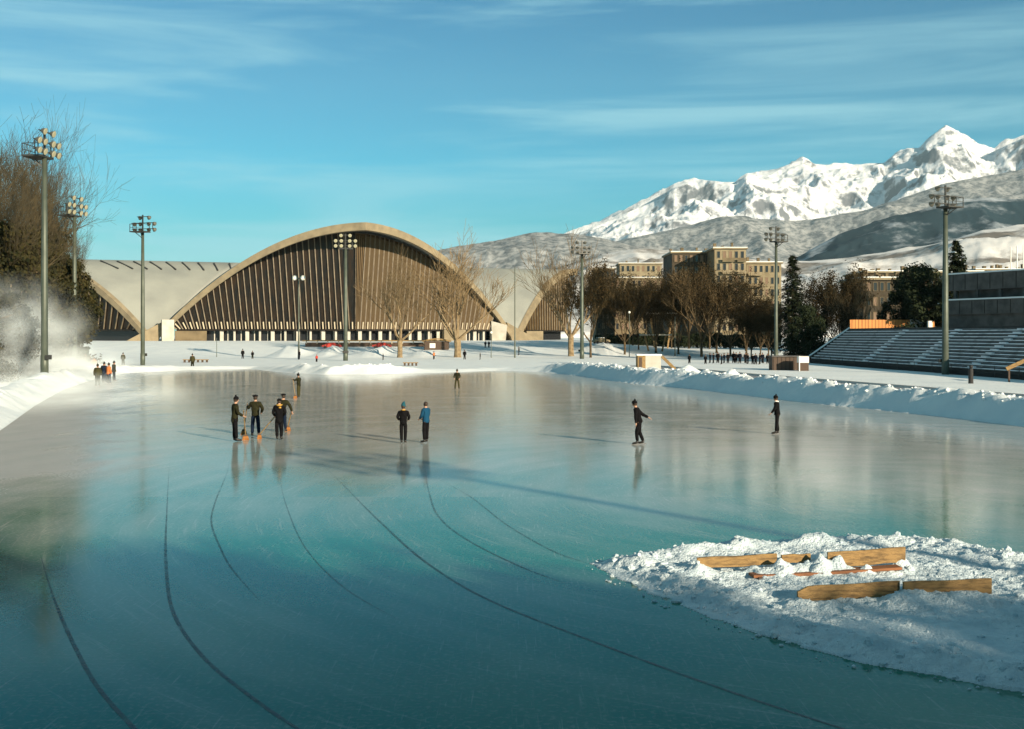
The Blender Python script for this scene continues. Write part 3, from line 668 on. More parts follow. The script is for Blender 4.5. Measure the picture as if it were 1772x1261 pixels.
b = MB(); b.box(0,Lb,-0.6,1.5,-0.3,7.2); b.build('lower_wall', M['wall_dark'], ts)

# ------------------------------------------------------------------ booths, boxes
bo = empty('ticket_booth', gp(1120,644)); bo.location.z = -0.05; tag(bo, 'cream booth with a brown door sunk in the snow bank', 'booth')
b = MB(); b.box(-0.2,1.6,0,2,0,2.0); b.build('wall', M['white_concrete'], bo)
b = MB(); b.box(-1.1,-0.202,0,2,0,1.95); b.build('side_wall', M['wood'], bo)
b = MB(); b.box(-0.95,-0.6,-0.04,0,0.1,1.8); b.build('door', M['wood_dark'], bo)
b = MB(); b.box(-1.2,1.7,-0.1,2.1,2.003,2.15); b.build('snowy_roof', M['snow'], bo)
b = MB(); b.bar((1.7,0,1.9),(3.2,-0.4,0.4),0.10,0.35); b.build('leaning_boards', M['wood'], bo)
dk = empty('dark_hut', (*world_on(1368,138), -0.1)); tag(dk, 'long dark brown hut before the grandstand corner', 'hut')
b = MB(); b.box(-2.2,2.0,0,2,0,1.75); b.build('wall', M['wood_dark'], dk)
b = MB(); b.box(-2.3,2.1,-0.15,2.2,1.753,1.9); b.build('roof', M['wall_dark'], dk)
bb = MB(); 
for k in range(8): bb.box(-2.1+k*0.5,-2.06+k*0.5,-0.03,0,0.05,1.7)
bb.build('batten', M['bench'], dk)
wb = empty('white_cabinet', (*world_on(1389,136), -0.1)); tag(wb, 'small white cabinet at the end of the dark hut', 'cabinet')
b = MB(); b.box(-0.6,0.6,-0.6,0.4,1.1,1.85); b.build('cabinet', M['white_paint'], wb); b = MB(); b.box(-0.62,-0.5,-0.7,-0.6,0,1.9); b.build('post', M['white_paint'], wb)
b = MB(); b.box(-0.5,0.6,-0.5,0.4,0,1.098); b.build('plinth', M['wood_dark'], wb)
wr = empty('wooden_ramp_rail', (*world_on(1760,104), 0)); tag(wr, 'sloping wooden rail at the right edge before the grandstand', 'railing')
b = MB(); b.bar((-1.0,0,1.2),(1.2,0,2.2),0.16,0.35); b.build('rail', M['wood'], wr)
for x in (-0.7,0.9): b = MB(); b.bar((x,0.1,-0.2),(x,0.1,1.3+0.4*(x > 0)),0.14); b.build('post', M['wood_dark'], wr)
gpst = empty('gate_post', (*world_on(1680,100.5), 0)); tag(gpst, 'thick black post standing in the snow before the grandstand', 'post')
b = MB(); b.tube([(0,0,-0.2),(0,0,1.2),(0.02,0,1.35)],[0.22,0.2,0.16],10); b.build('shaft', M['rubber'], gpst); b = MB(); b.ball((0.02,0,1.5),0.17,10,6); b.build('cap', M['rubber'], gpst, True)
# canopies behind the promenade trees
for px, py, Y, wd_, lab in [(1146,541,255,7.0,'upper pale flat canopy of the promenade pavilion'),(1136,578,240,6.5,'lower wide pale canopy before the promenade pavilion')]:
    x, y = world_on(px, Y); zt = at(px, py, Y)[2]; z = g1(x, y); cn = empty('canopy', (x,y,z)); tag(cn, lab, 'canopy')
    b = MB(); b.box(-wd_/2,wd_/2,0,4,zt-z-0.3,zt-z); b.build('roof', M['white_concrete'], cn)
    for s in (-0.35,0.35): b = MB(); b.bar((s*wd_*0.6,2,-0.2),(s*wd_,2,zt-z-0.3),0.35); b.build('post', M['wood'], cn)
# low benches and barriers on the far snow
for px, py, n, lab in [(710,633,4,'low yellow slatted bench on the far snowy edge'),(338,627,6,'long pale snowy barrier plank left on the far snow')]:
    x, y, _ = gp(px, py); z = g1(x, y); wd_ = 26*y/F if n == 4 else 44*y/F
    r = empty('low_bench', (x,y,z)); tag(r, lab, 'bench')
    b = MB(); b.box(-wd_/2,wd_/2,0,0.5,0.38,0.48); b.build('seat', M['wood'], r)
    for k in range(n): b = MB(); q = -wd_/2+0.25+k*(wd_-0.5)/(n-1); b.box(q-0.12,q+0.12,0.05,0.45,-0.1,0.378); b.build('leg', M['wood_dark'], r)

# ------------------------------------------------------------------ people
def grow(name, V, E, sub=1):
    me = bpy.data.meshes.new(name); ks = list(V); me.from_pydata([V[k][0] for k in ks], [(ks.index(a), ks.index(b)) for a, b in E], []); me.update()
    o = bpy.data.objects.new(name, me); C.objects.link(o)
    sk = o.modifiers.new('skin', 'SKIN'); sk.use_smooth_shade = True
    lay = me.skin_vertices[0].data
    for i, k in enumerate(ks):
        r = V[k][1]; lay[i].radius = r if isinstance(r, tuple) else (r, r); lay[i].use_root = (i == 0)
    if sub: sb = o.modifiers.new('sub', 'SUBSURF'); sb.levels = sub; sb.render_levels = sub
    dg = bpy.context.evaluated_depsgraph_get(); out = bpy.data.meshes.new_from_object(o.evaluated_get(dg))
    bpy.data.objects.remove(o); bpy.data.meshes.remove(me); out.name = name
    return out
DEF = dict(lean=0.0, eL=(-0.25,0.0,1.14), hL=(-0.24,0.10,0.90), eR=(0.25,0.0,1.14), hR=(0.24,0.10,0.90), kL=(-0.10,0.02,0.50), aL=(-0.11,0.0,0.10), kR=(0.10,0.02,0.50), aR=(0.11,0.0,0.10), side=0.0)
def person(x, y, face, h, label, jacket, trousers, hat='beanie', hatm='black', pose=None, skates=True, hands=True, z=0.0, group=None, long_coat=False, extra=None, lod=1):
    """face: heading in degrees, 0 looks towards +Y (away from the camera), 90 looks left"""
    p = dict(DEF); p.update(pose or {}); le = p['lean']; sx = p['side']
    def up(v, k=1.0):                            # bend the upper body forward from the hips
        q = Vector(v)-Vector((0,0,0.92)); q = Matrix.Rotation(-le, 3, 'X') @ q; q = Matrix.Rotation(sx, 3, 'Y') @ q; return tuple(q+Vector((0,0,0.92)))
    S = dict(pel=(0,0,0.94), wai=up((0,0.0,1.08)), che=up((0,0.01,1.28)), nb=up((0,0,1.44)), nk=up((0,0.01,1.50)), h0=up((0,0.025,1.56)), h1=up((0,0.03,1.64)), h2=up((0,0.02,1.71)),
             sL=up((-0.17,0,1.40)), sR=up((0.17,0,1.40)), hiL=(-0.09,0,0.90), hiR=(0.09,0,0.90))
    eL, hL, eR, hR = (up(p[k]) for k in ('eL','hL','eR','hR')); kL, aL, kR, aR = p['kL'], p['aL'], p['kR'], p['aR']
    V = dict(pel=(S['pel'],(0.13,0.10)), wai=(S['wai'],(0.12,0.09)), che=(S['che'],(0.15,0.10)), nb=(S['nb'],(0.08,0.07)), nk=(S['nk'],0.052), h0=(S['h0'],(0.066,0.078)), h1=(S['h1'],(0.078,0.098)), h2=(S['h2'],(0.06,0.075)))
    E = [('pel','wai'),('wai','che'),('che','nb'),('nb','nk'),('nk','h0'),('h0','h1'),('h1','h2')]
    V['nose'] = (up((0,0.125,1.625)),0.012); E.append(('h1','nose'))
    for s, sh, el, ha, hi, kn, an in (('L','sL',eL,hL,'hiL',kL,aL),('R','sR',eR,hR,'hiR',kR,aR)):
        d = (Vector(ha)-Vector(el)).normalized(); wr = Vector(ha); pm = wr+d*0.045; V['s'+s] = (S[sh],0.055); V['e'+s] = (el,0.042); V['w'+s] = (tuple(wr),0.027); V['p'+s] = (tuple(pm),(0.034,0.020))
        E += [('nb','s'+s),('s'+s,'e'+s),('e'+s,'w'+s),('w'+s,'p'+s)]
        if hands:
            sd_ = d.cross(Vector((0,1,0))); sd_ = sd_.normalized() if sd_.length > 0.1 else Vector((1,0,0)); pn = sd_.cross(d).normalized()
            for i, (o_, l_) in enumerate(((-0.030,0.075),(-0.010,0.085),(0.010,0.080),(0.030,0.062))):
                a = pm+d*0.035+sd_*o_; q = a+d*l_*0.5+pn*0.012; t = q+d*l_*0.35+pn*0.028
                for nm, c in (('a',a),('q',q),('t',t)): V['f%d%s%s'%(i,nm,s)] = (tuple(c),0.0085)
                E += [('p'+s,'f%da%s'%(i,s)),('f%da%s'%(i,s),'f%dq%s'%(i,s)),('f%dq%s'%(i,s),'f%dt%s'%(i,s))]
            a = wr+d*0.02-sd_*0.035+pn*0.01; t = a+d*0.035-sd_*0.022+pn*0.02; V['ta'+s] = (tuple(a),0.010); V['tt'+s] = (tuple(t),0.008); E += [('w'+s,'ta'+s),('ta'+s,'tt'+s)]
        V['l'+s] = (S[hi],0.082); V['k'+s] = (kn,0.055); V['n'+s] = (an,0.038); toe = (an[0]*1.15, an[1]+0.15, an[2]-0.045); V['t'+s] = (toe,(0.038,0.028))
        E += [('pel','l'+s),('l'+s,'k'+s),('k'+s,'n'+s),('n'+s,'t'+s)]
    r = empty('person', (x,y,z), math.radians(face)); r.scale = (h/1.76,)*3; tag(r, label, 'person', group)
    link('body', grow('body', V, E, lod), M['skin'], r, True)
    # jacket
    hem = 0.70 if long_coat else 0.86
    V = dict(che=(S['che'],(0.185,0.135)), wai=(S['wai'],(0.165,0.13)), pel=((S['pel'][0],S['pel'][1],0.95),(0.175,0.15)), hem=((0,0,hem-0.04),0.175), nb=(up((0,0,1.43)),(0.11,0.09)), nk=(up((0,0,1.49)),0.07))
    E = [('che','wai'),('wai','pel'),('pel','hem'),('che','nb'),('nb','nk')]
    for s, sh, el, ha in (('L','sL',eL,hL),('R','sR',eR,hR)):
        V['s'+s] = (S[sh],0.090); V['e'+s] = (el,0.074); V['w'+s] = (ha,0.055); E += [('nb','s'+s),('s'+s,'e'+s),('e'+s,'w'+s)]
    link('jacket', grow('jacket', V, E, lod), M[jacket], r, True)
    V = dict(pel=((0,0,0.93),0.10)); E = []
    for s, hi, kn, an in (('L','hiL',kL,aL),('R','hiR',kR,aR)):
        c = Vector(an)+Vector((0,0,0.02)); V['l'+s] = (S[hi][:2]+(0.84,),0.100); V['k'+s] = (kn,0.084); V['n'+s] = (tuple(c),0.070); E += [('pel','l'+s),('l'+s,'k'+s),('k'+s,'n'+s)]
    link('trousers', grow('trousers', V, E, lod), M[trousers], r, True)
    for an in (aL, aR):
        b = MB(); ax = an[0]; ay = an[1]; az = an[2]
        b.tube([(ax,ay,az+0.05),(ax,ay+0.01,az),(ax*1.06,ay+0.08,az-0.03),(ax*1.15,ay+0.17,az-0.045),(ax*1.17,ay+0.205,az-0.045)],[0.052,0.056,0.048,0.042,0.02],8); bt = b.build('boot', M['leather'], r, True)
        if skates: b = MB(); b.box(ax-0.004,ax+0.004,ay-0.10,ay+0.24,az-0.10,az-0.06); b.build('blade', M['blade'], bt)
    hc = Vector(S['h1']); b = MB()
    if hat == 'beanie': b.ball(hc+Vector((0,-0.008,0.045)),0.105,12,8,(0.95,1.05,0.92)); b.ball(hc+Vector((0,-0.02,0.16)),0.035,8,6)
    elif hat == 'long': b.tube([hc+Vector((0,0,-0.02)),hc+Vector((0,0,0.06)),hc+Vector((0.0,-0.01,0.13)),hc+Vector((0.03,-0.04,0.20)),hc+Vector((0.06,-0.05,0.24))],[0.10,0.105,0.085,0.045,0.02],12)
    elif hat == 'cap': b.ball(hc+Vector((0,-0.01,0.04)),0.106,12,8,(0.97,1.05,0.75)); b.box(hc.x-0.06,hc.x+0.06,hc.y+0.07,hc.y+0.16,hc.z+0.035,hc.z+0.05)
    elif hat == 'beret': b.ball(hc+Vector((-0.01,-0.01,0.075)),0.125,12,8,(1.0,1.0,0.42))
    if hat in ('beanie','long','cap','beret'): b.build('hat', M[hatm], r, True)
    b = MB(); b.ball(hc+Vector((0,-0.022,0.0)),0.096,12,8,(0.92,1.0,1.1)) ; b.build('hair', M['hair'], r, True)
    if extra == 'scarf': b = MB(); b.tube([Vector(S['nk'])+Vector((0.11*math.cos(a),0.10*math.sin(a),-0.03)) for a in np.linspace(0,2*math.pi,13)],[0.04]*13,6); b.bar(Vector(S['che'])+Vector((0.0,-0.17,0.10)),Vector(S['che'])+Vector((0.10,-0.17,0.10)),0.02,0.07); b.build('scarf', M['yellow'], r, True)
    if extra == 'collar': b = MB(); b.tube([Vector(S['nk'])+Vector((0.075*math.cos(a),0.075*math.sin(a),0.0)) for a in np.linspace(0,2*math.pi,13)],[0.03]*13,6); b.build('collar', M['yellow'], r, True)
    if extra == 'white_scarf': b = MB(); b.tube([Vector(S['nk'])+Vector((0.08*math.cos(a),0.08*math.sin(a),-0.01)) for a in np.linspace(0,2*math.pi,13)],[0.035]*13,6); b.build('scarf', M['white_paint'], r, True)
    return r
def handpos(r, pose, key, s=0.045):
    p = dict(DEF); p.update(pose); le = p['lean']
    q = Vector(p[key])-Vector((0,0,0.92)); q = Matrix.Rotation(-le, 3, 'X') @ q; q = Matrix.Rotation(p['side'], 3, 'Y') @ q; q += Vector((0,0,0.92))
    return Matrix.Translation(r.location) @ Matrix.Rotation(r.rotation_euler.z, 4, 'Z') @ (q*r.scale.x)
def broom(top, foot, label, wide=0.28):
    top = Vector(top); foot = Vector(foot); o = empty('broom', (foot.x,foot.y,0)); tag(o, label, 'broom', 'brooms of the ice sweepers')
    t = top-o.location; f = Vector((0,0,0.17)); b = MB(); b.tube([f,t],[0.022,0.020],8); b.build('handle', M['wood'], o)
    d = Vector((t.x,t.y,0)); d = d.normalized() if d.length > 0.01 else Vector((1,0,0)); s = Vector((-d.y,d.x,0))
    s = Vector((1,0.2,0)).normalized()
    b = MB(); n = Vector((-s.y,s.x,0))*0.07
    b.hexa([-s*wide/2-n*1.5+Vector((0,0,0.0)), s*wide/2-n*1.5, s*wide/2+n*1.5, -s*wide/2+n*1.5, -s*wide*0.34-n*0.6+Vector((0,0,0.16)), s*wide*0.34-n*0.6+Vector((0,0,0.16)), s*wide*0.34+n*0.6+Vector((0,0,0.16)), -s*wide*0.34+n*0.6+Vector((0,0,0.16))]); b.build('bristles', M['bristle'], o)
    b = MB(); b.hexa([-s*wide*0.36-n*0.7+Vector((0,0,0.161)), s*wide*0.36-n*0.7+Vector((0,0,0.161)), s*wide*0.36+n*0.7+Vector((0,0,0.161)), -s*wide*0.36+n*0.7+Vector((0,0,0.161)), -s*wide*0.2-n*0.5+Vector((0,0,0.24)), s*wide*0.2-n*0.5+Vector((0,0,0.24)), s*wide*0.2+n*0.5+Vector((0,0,0.24)), -s*wide*0.2+n*0.5+Vector((0,0,0.24))]); b.build('head_block', M['wood_dark'], o)
    return o
def gpp(px, py): q = gp(px, py); return q[0], q[1]
def hpx(px_h, Y): return px_h*Y/F
# four sweepers standing in a knot
x, y = gpp(406,764); p1 = dict(eL=(-0.24,0.02,1.15),hL=(-0.10,0.22,1.06),eR=(0.25,0.04,1.14),hR=(0.20,0.27,1.02),aL=(-0.07,0,0.10),kL=(-0.08,0.02,0.5),aR=(0.09,0.05,0.10),lean=0.05)
a1 = person(x,y,-60,hpx(78,y),'leftmost sweeper of the knot, in a long dark coat, leaning on a broom','olive','black','beanie','black',p1,False,long_coat=True)
broom(handpos(a1,p1,'hR')+Vector((0.02,0,0.22)), Vector(gp(425,761)), 'orange broom held by the leftmost sweeper')
x, y = gpp(442,755); p2 = dict(eL=(-0.30,0.03,1.18),hL=(-0.34,0.16,1.28),eR=(0.31,-0.02,1.16),hR=(0.24,0.16,1.00),aL=(-0.13,0,0.10),aR=(0.14,0,0.10),kL=(-0.12,0.02,0.5),kR=(0.12,0.02,0.5))
a2 = person(x,y,10,hpx(72,y),'sweeper in dark jacket seen from behind, one hand on a dark broom','olive','denim','beret','black',p2,False)
broom(handpos(a2,p2,'hL')+Vector((0.0,0,0.10)), Vector(gp(422,752)), 'dark broom standing upright between the two left sweepers')
x, y = gpp(483,761); p3 = dict(eL=(-0.27,0.05,1.16),hL=(-0.20,0.22,1.02),eR=(0.26,0.05,1.15),hR=(0.10,0.25,1.00),aL=(-0.08,0,0.10),aR=(0.09,0,0.10),lean=0.08)
a3 = person(x,y,5,hpx(72,y),'sweeper in black with a yellow scarf, in front of the bending one','black','black','cap','black',p3,False,extra='scarf',long_coat=True)
broom(handpos(a3,p3,'hL')+Vector((0.10,0,0.10)), Vector(gp(449,759)), 'thin pole broom slanting down left of the yellow-scarfed sweeper', 0.2)
x, y = gpp(489,747); p4 = dict(eL=(-0.24,0.02,1.15),hL=(-0.2,0.18,0.95),eR=(0.33,0.02,1.20),hR=(0.42,0.06,0.95),aL=(-0.10,0,0.10),aR=(0.14,0,0.10),side=0.06)
a4 = person(x,y,5,hpx(66,y),'olive-jacketed sweeper reaching right with a short orange broom','olive','denim','beret','black',p4,False)
broom(handpos(a4,p4,'hR')+Vector((0.0,0,0.08)), Vector(gp(498,745)), 'bright orange broom at the right of the knot of sweepers')
# pair standing further right
x, y = gpp(698,767); p5 = dict(eL=(-0.27,-0.02,1.17),hL=(-0.20,0.16,1.05),eR=(0.27,-0.02,1.17),hR=(0.20,0.16,1.05),aL=(-0.08,0,0.10),aR=(0.08,0,0.10),kL=(-0.09,0.02,0.5),kR=(0.09,0.02,0.5))
person(x,y,0,hpx(68,y),'skater in black with a pointed teal cap, seen from behind','black','black','long','teal_knit',p5,True,extra='collar')
x, y = gpp(737,766); p6 = dict(eL=(-0.22,0.05,1.15),hL=(-0.12,0.24,1.02),eR=(0.22,0.03,1.15),hR=(0.14,0.22,1.02),aL=(-0.11,-0.02,0.10),aR=(0.12,0.04,0.10),kL=(-0.10,0.02,0.5),kR=(0.11,0.04,0.5))
person(x,y,55,hpx(72,y),'bareheaded skater in a bright blue jumper turned to the left beside the teal-capped one','blue_knit','black','none','black',p6,True)
# lone skaters
x, y = gpp(517,688); p7 = dict(eL=(-0.25,0.15,1.25),hL=(-0.20,0.36,1.36),eR=(0.22,0.05,1.15),hR=(0.10,0.24,1.05),aL=(-0.08,0,0.10),aR=(0.08,0,0.10),lean=0.03)
a7 = person(x,y,70,hpx(42,y),'sweeper in olive overalls on the far ice with a raised hand on his broom','olive','khaki','beanie','black',p7,False)
broom(handpos(a7,p7,'hL')+Vector((0,0,0.05)), Vector(gp(511,689)), 'broom of the lone sweeper on the far ice')
x, y = gpp(791,674); p8 = dict(eL=(-0.27,0.02,1.16),hL=(-0.22,0.16,0.98),eR=(0.27,0.02,1.16),hR=(0.22,0.16,0.98),aL=(-0.17,0,0.10),aR=(0.17,0,0.10),kL=(-0.14,0.03,0.5),kR=(0.14,0.03,0.5))
person(x,y,175,hpx(35,y),'figure in an olive jacket with legs apart near the far snow edge, facing the camera','olive','khaki','beanie','brownleaf',p8,False)
x, y = gpp(1106,769); p9 = dict(lean=0.22,eL=(-0.22,0.08,1.13),hL=(-0.16,0.12,0.88),eR=(0.24,-0.16,1.15),hR=(0.24,-0.38,0.98),kL=(-0.08,0.10,0.50),aL=(-0.08,0.06,0.10),kR=(0.08,0.0,0.5),aR=(0.09,-0.16,0.11))
person(x,y,80,hpx(77,y),'skater in black gliding left with one arm swung back','black','black','beanie','black',p9,True)
x, y = gpp(1345,751); p10 = dict(lean=0.06,eL=(-0.22,0.10,1.15),hL=(-0.16,0.26,0.98),eR=(0.22,-0.02,1.13),hR=(0.20,0.06,0.88),aL=(-0.07,0.05,0.10),aR=(0.08,-0.04,0.10))
person(x,y,75,hpx(67,y),'skater in black with a pale scarf farthest right on the ice','black','black','beanie','black',p10,True,extra='white_scarf')
# small far figures
protos = {}
def far_person(px, py, hp, Y, label, jk, tr, face=0, pose=None, group='small figures far off on the snow', ht=None):
    x = (px-CX)/F*Y; z = CH-(py-HZ)*Y/F; z = g1(x, Y) if z < 5 else z
    key = (jk, tr, ht)
    if key not in protos:
        protos[key] = person(x,Y,face,1.72,label,jk,tr,'beanie',ht or 'black',pose or dict(aL=(-0.13,0,0.10),aR=(0.13,0.05,0.10)),False,hands=False,z=z,group=group,lod=0); o = protos[key]
    else: o = copy_tree(protos[key])
    o.location = (x,Y,z); o.rotation_euler = (0,0,math.radians(face)); s = hp*Y/F/1.76; s = min(max(s,0.55),1.08); o.scale = (s,s,s); o['label'] = label
    return o
fp = [(333,637,27,146,'standing figure in brown coat holding a stick at the far left ice edge','khaki','olive',20,'black'),
 (420,621,17,205,'taller of two figures walking on the snow before the hall','black','black',10,'black'),
 (437,623,14,205,'shorter dark figure right of the walking pair before the hall','black','olive',30,'black'),
 (518,624,17,198,'dark figure at the foot of the double-globe lamp','black','navy',80,'black'),
 (548,629,13,180,'small child in red crouching on the far snow','red','black',40,'red'),
 (663,625,11,195,'bent dark figure on the snow by the tree left of the middle','navy','black',110,'black'),
 (751,622,14,200,'figure in red and black on the snow between two trees','orange_cloth','black',60,'black'),
 (804,622,17,198,'dark figure beside the trunk of the tall forked tree','black','black',0,'black'),
 (831,623,12,198,'small olive figure among the logs right of the tall tree','olive','black',90,'black'),
 (840,602,12,245,'left one of two dark walkers by the hall abutment','navy','black',0,'black'),
 (846,602,12,245,'right one of two dark walkers by the hall abutment','navy','black',10,'black'),
 (898,607,15,226,'dark walker alone in a long black coat right of the hall','black','navy',90,'black'),
 (148,646,26,150,'leftmost misty figure by the left snow bank','khaki','khaki',40,'brownleaf'),
 (163,655,22,138,'figure in pale orange top behind the misty sweepers','orange_cloth','khaki',200,'brownleaf'),
 (169,671,40,96,'tall olive worker at the left of the misty sweeping group','khaki','olive',30,'brownleaf'),
 (180,667,36,103,'worker in dark blue in the middle of the misty sweeping group','denim','denim',-20,'black'),
 (188,669,36,101,'worker in an orange waistcoat in the misty sweeping group','orange_cloth','denim',-40,'black'),
 (197,663,36,107,'dark worker at the right of the misty sweeping group','olive','navy',-60,'black'),
 (213,634,22,160,'standing figure behind the misty group near the mast','khaki','olive',20,'black'),
 (116,646,28,122,'left ghostly figure inside the snow mist','khaki','khaki',0,'brownleaf'),
 (126,645,28,124,'right ghostly figure inside the snow mist','khaki','khaki',15,'brownleaf')]
for px,py,hp,Y,lab,jk,tr,fc,ht in fp: far_person(px,py,hp,Y,lab,jk,tr,fc,ht=ht)
# dark spectators strung along the promenade: a row of look-alikes
rr = random.Random(3)
crowd = [1193]+[1222+k*6.6+rr.uniform(-2,2) for k in range(18)]
nm = ['first','second','third','fourth','fifth','sixth','seventh','eighth','ninth','tenth','eleventh','twelfth','thirteenth','fourteenth','fifteenth','sixteenth','seventeenth','eighteenth','nineteenth']
for i, px in enumerate(crowd):
    Y = 170+rr.uniform(-4,5); jk = rr.choice(['black','navy','black']); 
    far_person(px, 622, rr.uniform(16,20), Y, '%s from the left in the row of dark spectators along the promenade' % nm[i], jk, 'black', rr.choice([150,180,200,90]), group='dark spectators along the promenade', ht='black')

# parked cars by the terrace
def car(px, Y, m, label, rz=0.0):
    x, y = world_on(px, Y); o = empty('parked_car', (x,y,g1(x,y)+0.02), rz); tag(o, label, 'car', 'cars parked before the hall')
    prof = [(-2.0,0.35),(-2.05,0.62),(-1.9,0.80),(-1.25,0.90),(-0.75,1.32),(0.55,1.34),(1.05,0.95),(1.9,0.82),(2.05,0.6),(2.0,0.35)]
    b = MB(); n = len(prof)
    for s in (-1,1):
        for (a,c) in prof: b.v.append((a, s*(0.80 if c < 1 else 0.62), c))
    b.f.append(tuple(range(n))[::-1]); b.f.append(tuple(range(n,2*n)))
    for k in range(n): b.f.append((k,(k+1)%n,n+(k+1)%n,n+k))
    bd = b.build('body', m, o)
    for s in (-1,1):
        b = MB(); b.quad((-1.1,s*0.75,0.97),(-0.7,s*0.655,1.27),(0.5,s*0.655,1.28),(0.92,s*0.75,0.98)); b.build('side_window', M['pane'], o)
        for a in (-1.3,1.3): b = MB(); b.tube([(a,s*0.65,0.31),(a,s*0.84,0.31)],[0.31,0.31],14); b.build('wheel', M['rubber'], o)
    b = MB(); b.box(-1.0,0.8,-0.6,0.6,1.345,1.42); b.build('snow_on_roof', M['snow'], o)
car(574,243,M['red'],'red car half hidden behind a snow pile before the facade')
car(661,243,M['red'],'red car parked left of the forked tree before the facade')
car(1040,262,M['cream'],'tan car parked in the snow right of the hall beyond the mast', 0.4)

# ------------------------------------------------------------------ trees
def branch(tk, tw, p, d, L_, r, lvl, maxl, rng, spread, upb, nseg=4, kids=4, gn=0.62):
    pts = [p.copy()]; rs = [r]; q = p.copy(); dd = d.copy()
    for i in range(nseg):
        dd = (dd+Vector((rng.uniform(-.16,.16), rng.uniform(-.16,.16), rng.uniform(-.05,.12)+upb*0.12))).normalized()
        q = q+dd*L_/nseg; pts.append(q.copy()); rs.append(max(r*(1-0.62*(i+1)/nseg), TWR[0]))
    (tk if lvl <= 1 else tw).tube(pts, rs, 7 if lvl == 0 else (5 if lvl == 1 else 3), cap=False)
    if lvl >= maxl: return
    n = kids if lvl else kids+1
    for k in range(n):
        t = (0.35 if lvl else 0.55)+(0.65 if lvl else 0.45)*(k+0.6)/n; i = min(int(t*nseg), nseg-1); ft = t*nseg-i
        b = pts[i].lerp(pts[i+1], min(ft,1)); a = rng.uniform(0,2*math.pi)+k*2.4
        ax = dd.orthogonal().normalized(); ax2 = dd.cross(ax); sd_ = ax*math.cos(a)+ax2*math.sin(a); sp = spread*rng.uniform(0.6,1.3)
        nd = (dd*math.cos(sp)+sd_*math.sin(sp)+Vector((0,0,upb*0.35))).normalized()
        branch(tk, tw, b, nd, L_*gn*rng.uniform(0.8,1.2), max(rs[i]*0.62, TWR[0]), lvl+1, maxl, rng, spread, upb, max(2,nseg-1), kids, gn)
    if lvl == 0:
        pass
TWR = [0.012]
def bare_proto(seed, H=12.0, trunk=3.0, limbs=6, spread=0.50, upb=0.55, maxl=4, kids=5, r=0.42, leaf=0, leafm=None, lean=0.55, tw=0.012):
    TWR[0] = tw; rng = random.Random(seed); tk, tw = MB(), MB()
    tk.tube([Vector((0,0,-0.5)),Vector((0,0,0.4)),Vector((0.05,0,trunk*0.5)),Vector((0,0.05,trunk)),Vector((0,0.05,trunk+0.5))],[r*1.45,r*1.1,r,r*1.05,r*0.7],9,False)
    for k in range(limbs):
        a = 2*math.pi*k/limbs+rng.uniform(-.4,.4); tl = rng.uniform(0.25,1.0)*lean if k else 0.08
        d = Vector((math.cos(a)*math.sin(tl), math.sin(a)*math.sin(tl), math.cos(tl)))
        branch(tk, tw, Vector((0,0.05,trunk-0.2+rng.uniform(-.3,.4))), d, (H-trunk)*rng.uniform(0.55,0.72), r*rng.uniform(0.42,0.62), 1, maxl, rng, spread, upb, 5, kids)
    lf = None
    if leaf:
        lf = MB(); P = [Vector(v) for v in tw.v]
        for i in range(leaf):
            c = rng.choice(P)+Vector((rng.gauss(0,.35),rng.gauss(0,.35),rng.gauss(0,.3))); s = rng.uniform(0.09,0.24)
            u = Vector((rng.gauss(0,1),rng.gauss(0,1),rng.gauss(0,1))).normalized(); v = u.orthogonal().normalized(); w_ = u.cross(v); lf.quad(c-v*s-w_*s*.6,c+v*s-w_*s*.6,c+v*s*.8+w_*s*.6,c-v*s*.8+w_*s*.6)
    return tk.me('trunk'), tw.me('crown'), (lf.me('foliage') if lf else None)
def place(name, meshes, mats, x, y, z, s, rz, label, cat='tree', group=None, sxy=None):
    o = empty(name, (x,y,z), rz); sxy = sxy or s; o.scale = (sxy,sxy,s); tag(o, label, cat, group)
    for me, m, nm_ in zip(meshes, mats, ('trunk','crown','foliage')):
        if me is None: continue
        ob = link(nm_, me, m, o)
        if nm_ != 'trunk' and me.materials[0] != m: ob.material_slots[0].link = 'OBJECT'; ob.material_slots[0].material = m
    return o
def tree_px(proto, mats, px, py, top, Y, rz, label, name='bare_tree', group=None, protoH=24.0, wide=1.0):
    x, y = world_on(px, Y); z = g1(x, y); zt = at(px, top, Y)[2]; s = (zt-z)/protoH
    return place(name, proto, mats, x, y, z, s, rz, label, 'tree', group, s*wide)
BM = (M['bark'], M['twig'], M['brownleaf']); BD = (M['bark_dark'], M['twig_dark'], M['brownleaf'])
def hgt(pr): return max(v.co.z for v in pr[1].vertices)
PA = bare_proto(11, H=22, trunk=4.0, limbs=6, spread=0.58, upb=0.42, maxl=4, kids=5, r=0.66, lean=0.85, tw=0.030)
PB = bare_proto(23, H=22, trunk=4.6, limbs=6, spread=0.52, upb=0.5, maxl=4, kids=5, r=0.58, lean=1.0, tw=0.030)
PC = bare_proto(31, H=20, trunk=4.0, limbs=7, spread=0.55, upb=0.35, maxl=5, kids=4, r=0.36, lean=0.95, leaf=9000)
PD = bare_proto(47, H=20, trunk=3.6, limbs=8, spread=0.52, upb=0.4, maxl=5, kids=4, r=0.34, lean=0.95, leaf=9000)
gA = 'bare trees on the snow before the hall'
tree_px(PB, BM, 692,617,420,217,0.4,'bare pale-barked tree with spreading limbs before the right half of the facade',group=gA,protoH=hgt(PB),wide=1.2)
tree_px(PA, BM, 792,618,376,218,1.0,'tallest forked bare tree before the right slope of the arch',group=gA,protoH=hgt(PA),wide=1.25)
tree_px(PB, BM, 988,615,386,223,2.6,'bare forked tree touching the mast right of the hall',group=gA,protoH=hgt(PB),wide=1.15)
